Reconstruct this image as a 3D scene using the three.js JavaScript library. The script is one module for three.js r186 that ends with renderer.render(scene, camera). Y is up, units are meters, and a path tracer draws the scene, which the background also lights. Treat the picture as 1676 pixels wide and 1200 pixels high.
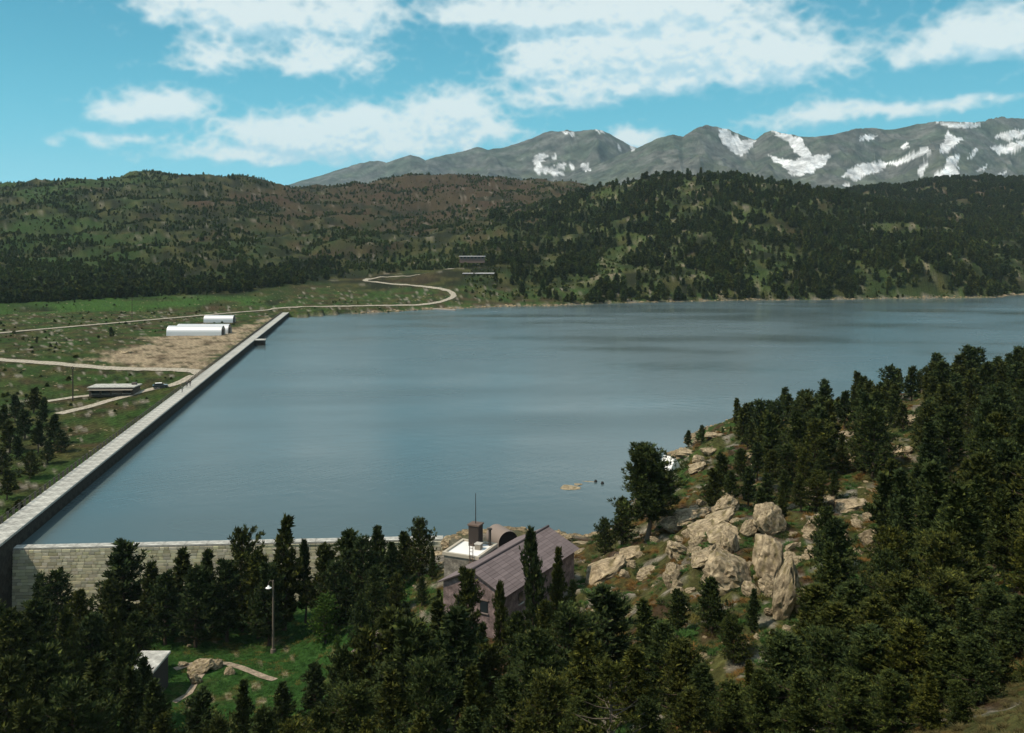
import * as THREE from 'three';
import { mergeGeometries, mergeVertices, toCreasedNormals } from 'three/addons/utils/BufferGeometryUtils.js';
import { MarchingCubes } from 'three/addons/objects/MarchingCubes.js';
import { createNoise2D, createNoise3D } from 'simplex-noise';

// ------------------------------------------------------------------ camera, sky, sun, exposure
// units are metres, the lake's surface is y = 0, the camera stands on a hillside 42.2 m above it and looks along -z
const EYE = 42.2, F = 1500, HORIZON = 400;
const scene = new THREE.Scene();
const camera = new THREE.PerspectiveCamera(2 * Math.atan(800 / F) * 180 / Math.PI, 1676 / 1600, 1, 20000);
camera.position.set(0, EYE, 0);
camera.lookAt(0, EYE, -100);
camera.setViewOffset(1676, 1600, 0, 400, 1676, 1200);         // a rising-front lens: verticals stay upright
const SUN = new THREE.Vector3(-0.52, 0.80, 0.22).normalize();
const sun = new THREE.DirectionalLight(0xfff1dc, 4.6);
sun.position.copy(SUN).multiplyScalar(2500);
sun.name = 'sun';
sun.castShadow = true;
sun.shadow.radius = 1.2;
sun.shadow.mapSize.set(4096, 4096);
Object.assign(sun.shadow.camera, { left: -900, right: 900, top: 900, bottom: -900, near: 10, far: 6000 });
scene.add(sun, sun.target);
const EXPOSURE = 0.86;

// ------------------------------------------------------------------ small tools
function rngOf(seed) { let a = seed >>> 0; return () => { a = (a + 0x6d2b79f5) | 0; let t = Math.imul(a ^ (a >>> 15), 1 | a); t = (t + Math.imul(t ^ (t >>> 7), 61 | t)) ^ t; return ((t ^ (t >>> 14)) >>> 0) / 4294967296; }; }
const n2 = createNoise2D(rngOf(11)), n3 = createNoise3D(rngOf(12)), n2b = createNoise2D(rngOf(13));
const clamp = (x, a, b) => Math.min(b, Math.max(a, x)), lerp = (a, b, t) => a + (b - a) * t;
const sstep = (a, b, x) => { const t = clamp((x - a) / (b - a), 0, 1); return t * t * (3 - 2 * t); };
function fbm(x, y, oct = 4, n = n2) { let s = 0, a = 0.5; for (let i = 0; i < oct; i++) { s += a * n(x, y); x = x * 2.03 + 17.1; y = y * 2.03 - 9.7; a *= 0.5; } return s; }
function ridged(x, y, oct = 5) { let s = 0, a = 0.5, w = 1; for (let i = 0; i < oct; i++) { let v = 1 - Math.abs(n2(x, y)); v *= v; s += a * v * w; w = clamp(v * 1.6, 0, 1); x = x * 2.1 + 31.7; y = y * 2.1 + 5.3; a *= 0.5; } return s; }
const at = (px, py, d) => new THREE.Vector3((px - 838) * d / F, EYE - (py - HORIZON) * d / F, -d);       // a surveyed point at distance d
const level = (px, py, y) => at(px, py, (EYE - y) * F / (py - HORIZON));                                   // a surveyed point on the level y
function inPoly(p, x, y) { let c = false; for (let i = 0, j = p.length - 1; i < p.length; j = i++) if ((p[i][1] > y) !== (p[j][1] > y) && x < (p[j][0] - p[i][0]) * (y - p[i][1]) / (p[j][1] - p[i][1]) + p[i][0]) c = !c; return c; }
function distPoly(p, x, y, closed = true) { let m = 1e9; for (let i = 0, j = p.length - 1; i < p.length; j = i++) { if (!closed && i === 0) continue; const ax = p[j][0], ay = p[j][1], bx = p[i][0] - ax, by = p[i][1] - ay, t = clamp(((x - ax) * bx + (y - ay) * by) / (bx * bx + by * by + 1e-9), 0, 1), dx = x - ax - bx * t, dy = y - ay - by * t; m = Math.min(m, dx * dx + dy * dy); } return Math.sqrt(m); }

// naming
const taken = new Map();
function numbered(name) { const n = taken.get(name) ?? 0; taken.set(name, n + 1); return n ? name + '_' + String(n).padStart(3, '0') : name; }
function shadows(o) { o.castShadow = o.receiveShadow = true; return o; }
function tag(o, label, category, group) { Object.assign(o.userData, { label, category }); if (group) o.userData.group = group; return o; }
function thing(name, label, category, position = [0, 0, 0], turn = 0, group) { const o = new THREE.Group(); o.name = numbered(name); o.position.set(...position); o.rotation.y = turn; scene.add(o); return tag(o, label, category, group); }
function part(name, geo, mat, parent) { const m = shadows(new THREE.Mesh(geo, mat)); m.name = name; parent.add(m); return m; }
function single(name, geo, mat, label, category, group) { const m = shadows(new THREE.Mesh(geo, mat)); m.name = numbered(name); scene.add(m); return tag(m, label, category, group); }
function struct(name, geo, mat, label, category) { const m = shadows(new THREE.Mesh(geo, mat)); m.name = numbered(name); m.userData = { kind: 'structure', label, category }; scene.add(m); return m; }
function copy(o, label, group) { const c = o.clone(); c.name = numbered(o.name.replace(/_\d{3}$/, '')); c.userData = { ...o.userData, label }; if (group) c.userData.group = group; scene.add(c); return c; }
const std = (r, g, b, roughness = 0.9, more = {}) => new THREE.MeshPhysicalMaterial({ specularIntensity: 0.4, color: new THREE.Color().setRGB(r, g, b), roughness, ...more });
function box(w, h, d, x = 0, y = 0, z = 0) { return new THREE.BoxGeometry(w, h, d).translate(x, y, z); }
function cyl(r0, r1, h, n = 10) { return new THREE.CylinderGeometry(r1, r0, h, n); }
function bar(a, b, r, n = 6, r2 = r) { const A = new THREE.Vector3(...a), B = new THREE.Vector3(...b), D = B.clone().sub(A), g = new THREE.CylinderGeometry(r2, r, D.length(), n); g.applyQuaternion(new THREE.Quaternion().setFromUnitVectors(new THREE.Vector3(0, 1, 0), D.normalize())); return g.translate((A.x + B.x) / 2, (A.y + B.y) / 2, (A.z + B.z) / 2); }
// a grey noise texture, tiled every 1 in uv
function grainTexture(size, seed, low, high, contrast, srgb = true) {
  const r = rngOf(seed), waves = [], data = new Uint8Array(size * size * 4);
  const grids = [4, 8, 16, 32, 64, 128, 256].filter((g) => g >= low && g <= high).map((g) => ({ g, v: Float32Array.from({ length: g * g }, () => r() - 0.5) }));
  for (let y = 0; y < size; y++) for (let x = 0; x < size; x++) {
    let s = 0, a = 1, A = 0;
    for (const { g, v } of grids) {
      const fx = x / size * g, fy = y / size * g, x0 = Math.floor(fx), y0 = Math.floor(fy), tx = sstep(0, 1, fx - x0), ty = sstep(0, 1, fy - y0), q = (i, j) => v[((j + g) % g) * g + (i + g) % g];
      s += a * lerp(lerp(q(x0, y0), q(x0 + 1, y0), tx), lerp(q(x0, y0 + 1), q(x0 + 1, y0 + 1), tx), ty); A += a * 0.28; a *= 0.78;
    }
    const k = clamp(0.75 + contrast * s / A * 0.5 + (r() - 0.5) * contrast * 0.25, 0, 1) * 255, i = (y * size + x) * 4;
    data[i] = data[i + 1] = data[i + 2] = k; data[i + 3] = 255;
  }
  const t = new THREE.DataTexture(data, size, size); t.wrapS = t.wrapT = THREE.RepeatWrapping; t.magFilter = THREE.LinearFilter; if (srgb) t.colorSpace = THREE.SRGBColorSpace; t.needsUpdate = true; return t;
}
function repeated(t, u, v = u) { const c = t.clone(); c.repeat.set(u, v); c.needsUpdate = true; return c; }

// ------------------------------------------------------------------ the sky: blue air and fair-weather cumulus all round
{
  const W = 4096, H = 2048, data = new Float32Array(W * H * 4);
  const puffs = [];                                                              // azimuth, height (radians), half sizes, strength
  const puff = (px, py, rx, ry, s) => puffs.push([Math.atan((px - 838) / F), Math.atan((HORIZON - py) / F), rx / F * 0.86, ry / F * 0.86, s]);
  for (const p of [[300, 22, 110, 40, 0.6], [440, 40, 190, 50, 0.95], [590, 20, 70, 42, 0.8], [350, 110, 75, 38, 0.8], [540, 105, 100, 42, 0.85], [255, 60, 30, 20, 0.55],
    [225, 195, 80, 30, 0.8], [290, 190, 60, 26, 0.9], [180, 245, 110, 14, 0.6], [470, 225, 130, 38, 0.95], [590, 205, 90, 34, 0.95], [735, 185, 80, 42, 1.05], [640, 240, 190, 34, 0.95], [400, 262, 160, 18, 0.7],
    [800, 215, 70, 30, 0.8], [790, 25, 90, 35, 0.7], [960, 25, 220, 34, 0.95], [1130, 20, 90, 30, 0.8], [870, 100, 80, 50, 0.85], [1010, 85, 120, 55, 1.0], [1140, 80, 120, 56, 1.05], [1290, 105, 140, 40, 1.0], [1100, 135, 250, 30, 0.9], [930, 165, 120, 25, 0.75],
    [1590, 95, 85, 42, 1.0], [1680, 105, 90, 48, 0.95], [1495, 128, 30, 20, 0.65], [1360, 195, 95, 26, 0.8], [1460, 200, 50, 16, 0.7], [1050, 225, 50, 20, 0.9], [1240, 215, 50, 18, 0.6], [1560, 190, 90, 10, 0.7], [1270, 55, 70, 14, 0.5]]) puff(...p);
  const r = rngOf(77);
  for (let k = 0; k < 230; k++) {                                                // the same weather round the rest of the dome
    const az = (r() * 2 - 1) * Math.PI, el = Math.pow(r(), 1.4) * 1.15 + 0.01;
    if (Math.abs(az) < 0.56 && el < 0.29) continue;
    const w = (0.05 + 0.11 * r()) * (1 + el * 0.5);
    puffs.push([az, el, w / Math.cos(Math.min(el, 1.2)), w * (0.3 + 0.25 * r()), 0.6 + 0.45 * r()]);
  }
  const low = new Float32Array(1024 * 512);                                      // the puffs on a coarse map first
  for (const [a, e, ra, re, s] of puffs) {
    const c0 = Math.floor((a - 2 * ra) / (2 * Math.PI) * 1024), c1 = Math.ceil((a + 2 * ra) / (2 * Math.PI) * 1024), r0 = Math.max(0, Math.floor((e - 2 * re) / (Math.PI / 2) * 512)), r1 = Math.min(511, Math.ceil((e + 2 * re) / (Math.PI / 2) * 512));
    for (let j = r0; j <= r1; j++) for (let i = c0; i <= c1; i++) {
      const dx = (i / 1024 * 2 * Math.PI - a) / ra, ey = (j / 512 * Math.PI / 2 - e) / re, dy = ey < 0 ? ey * 1.35 : ey, q = dx * dx + dy * dy, v = s * Math.exp(-q * 0.9), at_ = j * 1024 + ((i % 1024) + 1024) % 1024;
      low[at_] = 1 - (1 - low[at_]) * (1 - v * 0.92);
    }
  }
  const lowAt = (az, el) => { const x = (az / (2 * Math.PI) * 1024 + 2048) % 1024, y = clamp(el / (Math.PI / 2) * 512, 0, 510.99), x0 = Math.floor(x), y0 = Math.floor(y), tx = x - x0, ty = y - y0, q = (i, j) => low[j * 1024 + (i % 1024)]; return lerp(lerp(q(x0, y0), q(x0 + 1, y0), tx), lerp(q(x0, y0 + 1), q(x0 + 1, y0 + 1), tx), ty); };
  const dens = new Float32Array(W * H / 2), dir = new THREE.Vector3();
  for (let j = 0; j < H / 2; j++) {
    const el = (j + 0.5) / (H / 2) * Math.PI / 2, ce = Math.cos(el), stretch = el < 0.35 ? 1 : 1 / (1 + (el - 0.35) * 0.6);
    for (let i = 0; i < W; i++) {
      const az = ((i + 0.5) / W - 0.5) * 2 * Math.PI + Math.PI / 2;             // 0 is straight ahead (-z)
      let a = az; if (a > Math.PI) a -= 2 * Math.PI;
      dir.set(Math.sin(a) * ce, Math.sin(el) * 1.7, -Math.cos(a) * ce).multiplyScalar(9 * stretch);
      const w1 = n3(dir.x, dir.y, dir.z), w2 = n3(dir.x * 2.1, dir.y * 2.1, dir.z * 2.1 + 9);
      const base = lowAt(a + 0.012 * w1 + 0.006 * w2, el + 0.006 * w2);
      if (base < 0.02) continue;
      let s = 0, amp = 0.5, k = 3.1;
      for (let o = 0; o < 5; o++) { const v = n3(dir.x * k, dir.y * k, dir.z * k + o * 7.7); s += amp * (o < 3 ? 1 - 1.7 * Math.abs(v) : v); amp *= 0.55; k *= 2.05; }
      dens[j * W + i] = clamp(base * 1.34 + 0.40 * (s - 0.26) + 0.08 * w2 - 0.06, 0, 2);
    }
  }
  for (let j = 0; j < H; j++) for (let i = 0; i < W; i++) {
    const row = j - H / 2, el = Math.max(0, (row + 0.5) / (H / 2) * Math.PI / 2), o = (j * W + i) * 4, t = Math.sin(el), k = Math.pow(1 - t, 3.6), k2 = Math.pow(1 - t, 22);
    let R = lerp(0.022, 0.20, k) + 0.32 * k2, G = lerp(0.15, 0.83, k) + 0.10 * k2, B = lerp(0.33, 1.0, k) + 0.02 * k2;
    if (row >= 0) {
      const d = dens[row * W + i], a = 0.86 * sstep(0.18, 1.0, d) + 0.04 * sstep(0.1, 0.4, d) - 0.01;
      if (a > 0.004) {
        const up = Math.min(H / 2 - 1, row + 11), over = dens[up * W + i], shade = clamp(0.07 + (over - d) * 0.7 + 0.10 * sstep(0.9, 1.5, over), 0, 0.36);
        const c = [lerp(0.84, 0.46, shade * 2.4), lerp(0.94, 0.72, shade * 2.4), lerp(0.94, 0.84, shade * 2.4)];
        R = lerp(R, c[0], a); G = lerp(G, c[1], a); B = lerp(B, c[2], a);
      }
    }
    data[o] = R / EXPOSURE; data[o + 1] = G / EXPOSURE; data[o + 2] = B / EXPOSURE; data[o + 3] = 1;
  }
  const sky = new THREE.DataTexture(data, W, H, THREE.RGBAFormat, THREE.FloatType);
  sky.mapping = THREE.EquirectangularReflectionMapping; sky.magFilter = THREE.LinearFilter; sky.needsUpdate = true;
  scene.background = sky; scene.environment = sky;
}
console.log('sky');
// ------------------------------------------------------------------ the lie of the land
// the lake's shore as (x, distance) pairs, anticlockwise from the corner of dam and spillway
const W0 = (px, py) => { const p = level(px, py, 0); return [p.x, -p.z]; };
const SHORE = [[-68.7, 127.0], [-40, 128.6], [-11, 130.4], [-7, 135], [-1, 136.5], [6, 135], [10, 132.5], [14.5, 135], [19, 148], [25, 165], [30, 177], [31, 184], [36.5, 190], [38, 201], [45, 212], [62, 224], [95, 236], [150, 262], [240, 320], [350, 400], [520, 500], [760, 600], [980, 760], [900, 900],
  [560, 850], W0(1676, 482.5), W0(1648, 484), W0(1640, 487), W0(1590, 488), W0(1500, 488.5), W0(1400, 490), W0(1300, 491.5), W0(1210, 492), W0(1100, 494.5), W0(1000, 497), W0(905, 501), W0(830, 502), W0(745, 505.5), W0(700, 507), W0(640, 511), W0(560, 515), W0(500, 520), [-124, 527], [-129.5, 531]];
// heights that were read off at known places: (picture column, picture row, distance)
const CP = [];
const c = (px, py, d) => { const p = at(px, py, d); CP.push([p.x, -p.z, p.y]); };
const w = (x, d, y) => CP.push([x, d, y]);
// under the camera and down to the valley
w(0, 14, 34.2); w(12.5, 23.5, 29.6); w(17, 24, 30.5); w(0, 26, 27); w(-12, 26, 24.5); w(-25, 28, 21); w(0, 50, 13.5); w(-15, 50, 10); w(-35, 52, 4); w(-60, 60, -1); w(0, 72, 6); w(-15, 75, 1); w(-32, 76, -4);
w(-2, 92, 3); w(4, 104, 2.6); w(-5, 110, 2.2); w(-12, 100, 0); w(-12, 115, 0.5); w(8, 118, 2.4); w(-12, 90, -1);
w(-25, 110, -5.8); w(-38, 104, -6.4); w(-30, 95, -6); w(-45, 95, -6.6); w(-45, 112, -7); w(-60, 115, -8); w(-25, 122, -6.5); w(-45, 122, -8); w(-62, 122, -8.5); w(-80, 100, -8.5); w(-60, 88, -6); w(-85, 75, -4); w(-20, 100, -4.6);
// right hand hillside
c(950, 945, 107); c(1050, 950, 95); c(1100, 830, 118); c(1060, 900, 107); c(1250, 950, 76); c(1200, 850, 96); c(1300, 830, 104); c(1500, 800, 100); c(1676, 780, 92); c(1500, 1000, 60); c(1676, 1000, 50); c(1380, 900, 84); c(1500, 900, 78); c(1600, 900, 70);
c(1110, 742, 172); c(1160, 720, 176); c(1180, 780, 140); c(1250, 715, 165); c(1400, 700, 152); c(1500, 676, 145); c(1590, 672, 140); c(1676, 662, 132); c(1350, 760, 125); c(1600, 740, 115);
w(48, 196, 4); w(60, 203, 6); w(75, 195, 9); w(95, 200, 11); w(110, 170, 20); w(130, 120, 31); w(90, 70, 42); w(60, 40, 40); w(35, 22, 38); w(50, 8, 48); w(170, 200, 25); w(230, 260, 15); w(110, 225, 6);
w(14, 128, 2); w(18, 140, 1.5); w(26, 158, 2.2); w(22, 138, 4); w(33, 168, 3);
// left of the dam: valley floor climbing to the plateau
w(-85, 140, -7.5); w(-110, 130, -7); w(-100, 165, -6); w(-130, 160, -6); w(-100, 205, -4); w(-130, 210, -4); w(-170, 210, -3); w(-106, 240, -2.4); w(-115, 265, -1.1); w(-140, 260, -2); w(-100, 272, 0.6); w(-97, 290, 1.6); w(-120, 300, 1.4); w(-175, 315, 1.6); w(-230, 320, 2); w(-230, 260, 0); w(-110, 330, 1.9); w(-150, 340, 1.9); w(-135, 400, 1.8); w(-150, 410, 1.8); w(-190, 400, 1.8); w(-118, 390, 1.9); w(-128, 440, 2); w(-134, 480, 2); w(-137, 520, 2.1); w(-138, 545, 2.2); w(-150, 555, 2.4); w(-231, 414, 2.2); w(-210, 480, 2.5);
// beyond: the bank of the lake with the road, then the forested hills
c(540, 503, 568); c(700, 495, 612); c(742, 483, 652); c(680, 470, 700); c(600, 463, 730); c(560, 485, 640); c(480, 490, 610); c(640, 485, 660);
c(0, 502, 570); c(200, 494, 590); c(400, 480, 640); c(480, 464, 700); c(600, 452, 800); c(740, 442, 760); c(790, 455, 715); c(850, 488, 660); c(920, 480, 670);
c(-300, 505, 560); c(-300, 400, 900); c(-300, 330, 1400); c(0, 440, 760); c(0, 380, 980); c(0, 330, 1200); c(0, 306, 1420); c(110, 296, 1480); c(180, 301, 1500); c(215, 284, 1530); c(285, 283, 1550); c(335, 294, 1540); c(390, 288, 1560); c(470, 305, 1580); c(200, 420, 820); c(200, 350, 1120); c(400, 420, 850); c(400, 345, 1200); c(560, 400, 950); c(560, 340, 1350); c(470, 322, 1440); c(560, 305, 1650); c(640, 293, 1750); c(730, 291, 1800); c(840, 296, 1800); c(930, 302, 1720); c(960, 312, 1450); c(700, 380, 1050); c(700, 330, 1450); c(820, 410, 900); c(850, 340, 1300);
// the wooded hill over the far shore
c(900, 440, 770); c(960, 335, 1060); c(1040, 301, 1120); c(1100, 292, 1130); c(1160, 291, 1130); c(1230, 299, 1120); c(1300, 308, 1110); c(1380, 320, 1110); c(1450, 352, 1060); c(1000, 440, 760); c(1100, 430, 770); c(1200, 430, 760); c(1300, 435, 755); c(1400, 440, 755); c(1500, 440, 755); c(1000, 385, 900); c(1130, 360, 920); c(1280, 370, 905); c(1400, 390, 890); c(1550, 410, 850); c(1600, 462, 745); c(1660, 455, 800); c(1676, 400, 930);
c(1480, 306, 1500); c(1560, 300, 1550); c(1676, 297, 1600); c(1900, 292, 1600); c(1500, 345, 1250); c(1600, 340, 1250); c(1676, 345, 1200); c(1420, 330, 1350); c(2100, 300, 1500); c(2100, 440, 900);
w(1100, 700, 60); w(1000, 500, 60); w(700, 420, 60); w(500, 300, 70); w(1300, 300, 160); w(600, 100, 150); w(300, 60, 90); w(250, 150, 55);
// behind the crests, out of view
for (const [px, d, y] of [[-300, 2300, 60], [0, 2400, 60], [300, 2500, 70], [600, 2600, 110], [900, 2500, 110], [1150, 1500, 95], [1150, 2300, 110], [1400, 2300, 120], [1700, 2500, 120], [2100, 2400, 120], [400, 1850, 120], [200, 1850, 130], [700, 2200, 130]]) w((px - 838) * d / F, d, y);
w(-500, 300, 20); w(-420, 150, 8); w(-300, 60, 2); w(-160, 60, -5); w(-150, 0, 8); w(-400, -100, 40); w(-60, 5, 20); w(0, -60, 58); w(0, -400, 140); w(-300, -600, 120); w(400, -500, 180); w(1200, -1000, 200); w(-1200, -800, 150); w(-1200, 400, 120); w(60, -20, 62); w(-60, 35, 8); w(-40, 16, 25);
for (let a = -180; a < 180; a += 30) { const t = a * Math.PI / 180, s_ = -Math.cos(t) * 0.48 + Math.sin(t) * 0.22; for (const r of [2.5, 7, 14]) if (r < 10 || Math.abs(a) > 40) w(Math.sin(t) * r, Math.cos(t) * r, 40.4 + s_ * r * (r > 10 ? 0.85 : 1)); }
w(0, -2500, 200); w(2400, 0, 200); w(-2400, 0, 180);

// a thin-plate spline through those heights, over bearing and logarithm of distance
const bearing = (x, d) => Math.atan2(x, d) * 1.6, far = (x, d) => Math.log(Math.hypot(x, d) + 2);
const TPS = (() => {
  const n = CP.length, U = CP.map(([x, d]) => bearing(x, d)), V = CP.map(([x, d]) => far(x, d)), N = n + 3, A = Array.from({ length: N }, () => new Float64Array(N + 1));
  const phi = (q) => (q > 1e-12 ? 0.5 * q * Math.log(q) : 0);
  for (let i = 0; i < n; i++) {
    for (let j = 0; j < n; j++) A[i][j] = phi((U[i] - U[j]) ** 2 + (V[i] - V[j]) ** 2);
    A[i][i] += 0.0015; A[i][n] = A[n][i] = 1; A[i][n + 1] = A[n + 1][i] = U[i]; A[i][n + 2] = A[n + 2][i] = V[i]; A[i][N] = CP[i][2];
  }
  for (let k = 0; k < N; k++) {
    let p = k; for (let i = k + 1; i < N; i++) if (Math.abs(A[i][k]) > Math.abs(A[p][k])) p = i;
    [A[k], A[p]] = [A[p], A[k]];
    for (let i = k + 1; i < N; i++) { const f = A[i][k] / A[k][k]; if (f) for (let j = k; j <= N; j++) A[i][j] -= f * A[k][j]; }
  }
  const X = new Float64Array(N);
  for (let i = N - 1; i >= 0; i--) { let s = A[i][N]; for (let j = i + 1; j < N; j++) s -= A[i][j] * X[j]; X[i] = s / A[i][i]; }
  return (x, d) => { const u = bearing(x, d), v = far(x, d); let s = X[n] + X[n + 1] * u + X[n + 2] * v; for (let j = 0; j < n; j++) { const a = u - U[j], b = v - V[j], q = a * a + b * b; if (q > 1e-12) s += X[j] * 0.5 * q * Math.log(q); } return s; };
})();
const DAM_A = [-65.6, 105], DAM_B = [-130.9, 537];                               // the upstream edge of the dam's crest
const damX = (d) => lerp(DAM_A[0], DAM_B[0], (d - DAM_A[1]) / (DAM_B[1] - DAM_A[1]));
function roughness(x, d) {                                                       // bumps on top of the smooth land, bigger with distance and on the rocky slopes
  const r = Math.hypot(x, d), rocky = sstep(-4, 14, x) * sstep(30, 60, d) * (1 - sstep(200, 260, d));
  const flat = sstep(-20, -40, x) * (1 - sstep(480, 620, d)) * sstep(80, 95, d);
  let s = fbm(x / 9, d / 9, 4) * lerp(0.7, 0.22, flat) + rocky * (ridged(x / 17 + 3, d / 17, 4) - 0.45) * 1.6;
  const hills = sstep(620, 950, r);
  if (hills > 0) s += hills * (fbm(x / 170, d / 170, 3) * 13 + fbm(x / 45, d / 45, 3) * 3.5);
  return s;
}
function groundRaw(x, d) {
  const inside = d > 100 && inPoly(SHORE, x, d);
  const near = d > 90 && d < 1100 && Math.abs(x) < 1100 ? distPoly(SHORE, x, d) : 1e9;
  if (inside) return -Math.min(7, 0.3 + near * 0.35);
  let h = TPS(x, d) + roughness(x, d);
  const byDam = x < -9 && d < 560;
  if (near < 60 && !byDam) h = Math.max(lerp(0.25 + near * 0.12, h, sstep(0, d > 300 ? 40 : 9, near)), 0.15);
  if (byDam && x < damX(d) + 1) h = Math.min(h, 2.0);
  if (byDam && x > damX(d) - 1) h = Math.min(h, near < 4 ? -3 : h);
  return h;
}
// the same land as a mesh: rings round the camera, close together in view
const RINGS = 400, R0 = 2.2, RN = 14, R1 = 3000, NN = 14;
const angles = []; for (let a = -180; a < 180;) { angles.push(a * Math.PI / 180); const b = Math.abs(a + 0.01); a += b < 33 ? 0.125 : b < 45 ? 0.4 : b < 100 ? 2 : 5; }
const HGT = new Float32Array(RINGS * angles.length), ringR = (j) => (j < NN ? R0 * Math.pow(RN / R0, j / NN) : RN * Math.pow(R1 / RN, (j - NN) / (RINGS - 1 - NN)));
for (let j = 0; j < RINGS; j++) for (let i = 0; i < angles.length; i++) { const r = ringR(j); HGT[j * angles.length + i] = groundRaw(Math.sin(angles[i]) * r, Math.cos(angles[i]) * r); }
function ground(x, d) {                                                          // height of that mesh
  const r = Math.hypot(x, d), a = Math.atan2(x, d), n = angles.length, jf = clamp(r < RN ? Math.log(r / R0) / Math.log(RN / R0) * NN : NN + Math.log(r / RN) / Math.log(R1 / RN) * (RINGS - 1 - NN), 0, RINGS - 1.001), j = Math.floor(jf), tj = jf - j;
  let lo = 0, hi = n - 1; while (hi - lo > 1) { const m = (lo + hi) >> 1; if (angles[m] <= a) lo = m; else hi = m; }
  const ti = clamp((a - angles[lo]) / (angles[hi] - angles[lo]), 0, 1), q = (jj, ii) => HGT[jj * n + ii];
  return lerp(lerp(q(j, lo), q(j, hi), ti), lerp(q(j + 1, lo), q(j + 1, hi), ti), tj);
}
const slopeAt = (x, d, e = 1.5) => Math.hypot(ground(x + e, d) - ground(x - e, d), ground(x, d + e) - ground(x, d - e)) / (2 * e);
const px_ = (x, d) => 838 + x * F / d, py_ = (y, d) => HORIZON + (EYE - y) * F / d;

const onGround = (px, py, d0 = 30, d1 = 260) => { let a = d0; for (let d = d0; d < d1; d += 0.5) { const x = (px - 838) * d / F; if (EYE - (py - HORIZON) * d / F < ground(x, d)) return d; a = d; } return a; };

// what grows where: grass, heath, rock, bare earth, as base colours
const EARTH = [[-158, 396], [-142, 424], [-128, 470], [-133, 505], [-128, 470], [-114, 385], [-104, 318], [-100, 296], [-122, 304], [-146, 322], [-152, 350], [-144, 372]];
function soil(x, d, h) {
  const r = Math.hypot(x, d), big = fbm(x / 60, d / 60, 3, n2b), mid = fbm(x / 14, d / 14, 3), fine = fbm(x / 3.1, d / 3.1, 3, n2b);
  const green = [0.058, 0.122, 0.026], olive = [0.115, 0.115, 0.040], brown = [0.105, 0.068, 0.040], rust = [0.19, 0.10, 0.032], rock = [0.40, 0.35, 0.28], dark = [0.036, 0.042, 0.020], tan = [0.54, 0.42, 0.275];
  const mix = (a, b, t) => a.map((v, k) => lerp(v, b[k], clamp(t, 0, 1)));
  let col;
  if (r > 600 && (d > 690 || x < -150)) {                                        // the hills
    const p = fbm(x / 110, d / 130, 4, n2b), q = fbm(x / 34, d / 40, 3);
    col = mix(dark, [0.058, 0.088, 0.028], sstep(-0.25, 0.35, p)); col = mix(col, olive, sstep(-0.05, 0.4, q));
    const high = sstep(1050, 1350, d + 520 * p + 260 * q) * sstep(-520, -250, x + 320 * p);
    col = mix(col, brown, high * 0.8 + sstep(0.2, 0.6, fbm(x / 150 + 7, d / 150, 3)) * 0.6);
    col = mix(col, rock, sstep(0.42, 0.56, fbm(x / 16, d / 16, 3) + q * 0.4) * 0.5);
    const bank = sstep(0.0, 0.12, x / d), open = fbm(x / 42 + 3, d / 42, 4);
    col = mix(col, [0.105, 0.165, 0.045], bank * sstep(-0.1, 0.3, open) * 0.7); col = mix(col, [0.40, 0.33, 0.22], sstep(0.14, 0.40, open) * bank * sstep(-0.1, 0.3, fbm(x / 12, d / 12, 3)) * 0.9);
    col = mix(col, [0.060, 0.115, 0.030], sstep(-0.32, -0.5, x / d) * sstep(-0.3, 0.3, p) * 0.75);
    col = col.map((v) => v * 0.86);
    const lawn = sstep(640, 600, d) * sstep(-150, -170, x);
    col = mix(col, green.map((v) => v * 1.15), lawn * sstep(-0.4, 0.2, big));
  } else if (x < -60 && d > 125 || d > 520) {                                    // the plain below and beside the dam
    col = mix([0.055, 0.100, 0.026], olive, sstep(-0.25, 0.4, mid)); col = mix(col, green, sstep(0.0, 0.4, big) * 0.7);
    col = mix(col, brown, sstep(0.0, 0.45, fbm(x / 30, d / 14, 4)) * 0.8); col = mix(col, [0.03, 0.038, 0.016], sstep(0.1, 0.4, fbm(x / 9 + 4, d / 9, 4, n2b)) * 0.7);
    col = mix(col, rock, sstep(0.33, 0.46, fbm(x / 6, d / 5, 3)) * 0.8);
    const e = inPoly(EARTH, x, d) ? 1 : 0, ed = distPoly(EARTH, x, d), k = clamp((e ? ed : -ed) / 7 + 0.6 + mid * 1.1 + fine * 0.6, 0, 1);
    const scar = fbm(x / 16, d / 7, 4); col = mix(col, mix(mix(tan, brown, sstep(0.0, 0.5, scar) * 0.75), [0.06, 0.06, 0.03], sstep(0.22, 0.45, fbm(x / 7 + 2, d / 5, 3)) * 0.8), k * 0.95);
  } else if (x < -12 && d > 80) {                                                // the clearing under the spillway
    col = mix([0.05, 0.125, 0.028], olive, sstep(0.0, 0.5, mid + fine * 0.5) * 0.8); col = mix(col, tan, sstep(0.38, 0.52, fbm(x / 4, d / 4, 3)) * 0.7);
  } else {                                                                       // the rocky hillside
    col = mix(olive, green, sstep(-0.2, 0.4, big + mid)); col = mix(col, brown, sstep(-0.05, 0.4, mid + fine * 0.5)); col = mix(col, rust, sstep(0.22, 0.45, fbm(x / 5, d / 5, 3)) * 0.75);
    col = mix(col, rock, sstep(0.24, 0.42, fbm(x / 7 + 5, d / 5, 3) + fine * 0.2) * 0.85);
  }
  if (h < 0.9 && d > 115 && (x > -12 || d > 500) && inLakeBand(x, d)) col = mix(col, [0.33, 0.29, 0.235], sstep(0.9, 0.4, h) * (0.55 + mid));
  return col.map((v) => v * (1 + 0.35 * fine));
}
function inLakeBand(x, d) { return distPoly(SHORE, x, d) < 14; }
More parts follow.
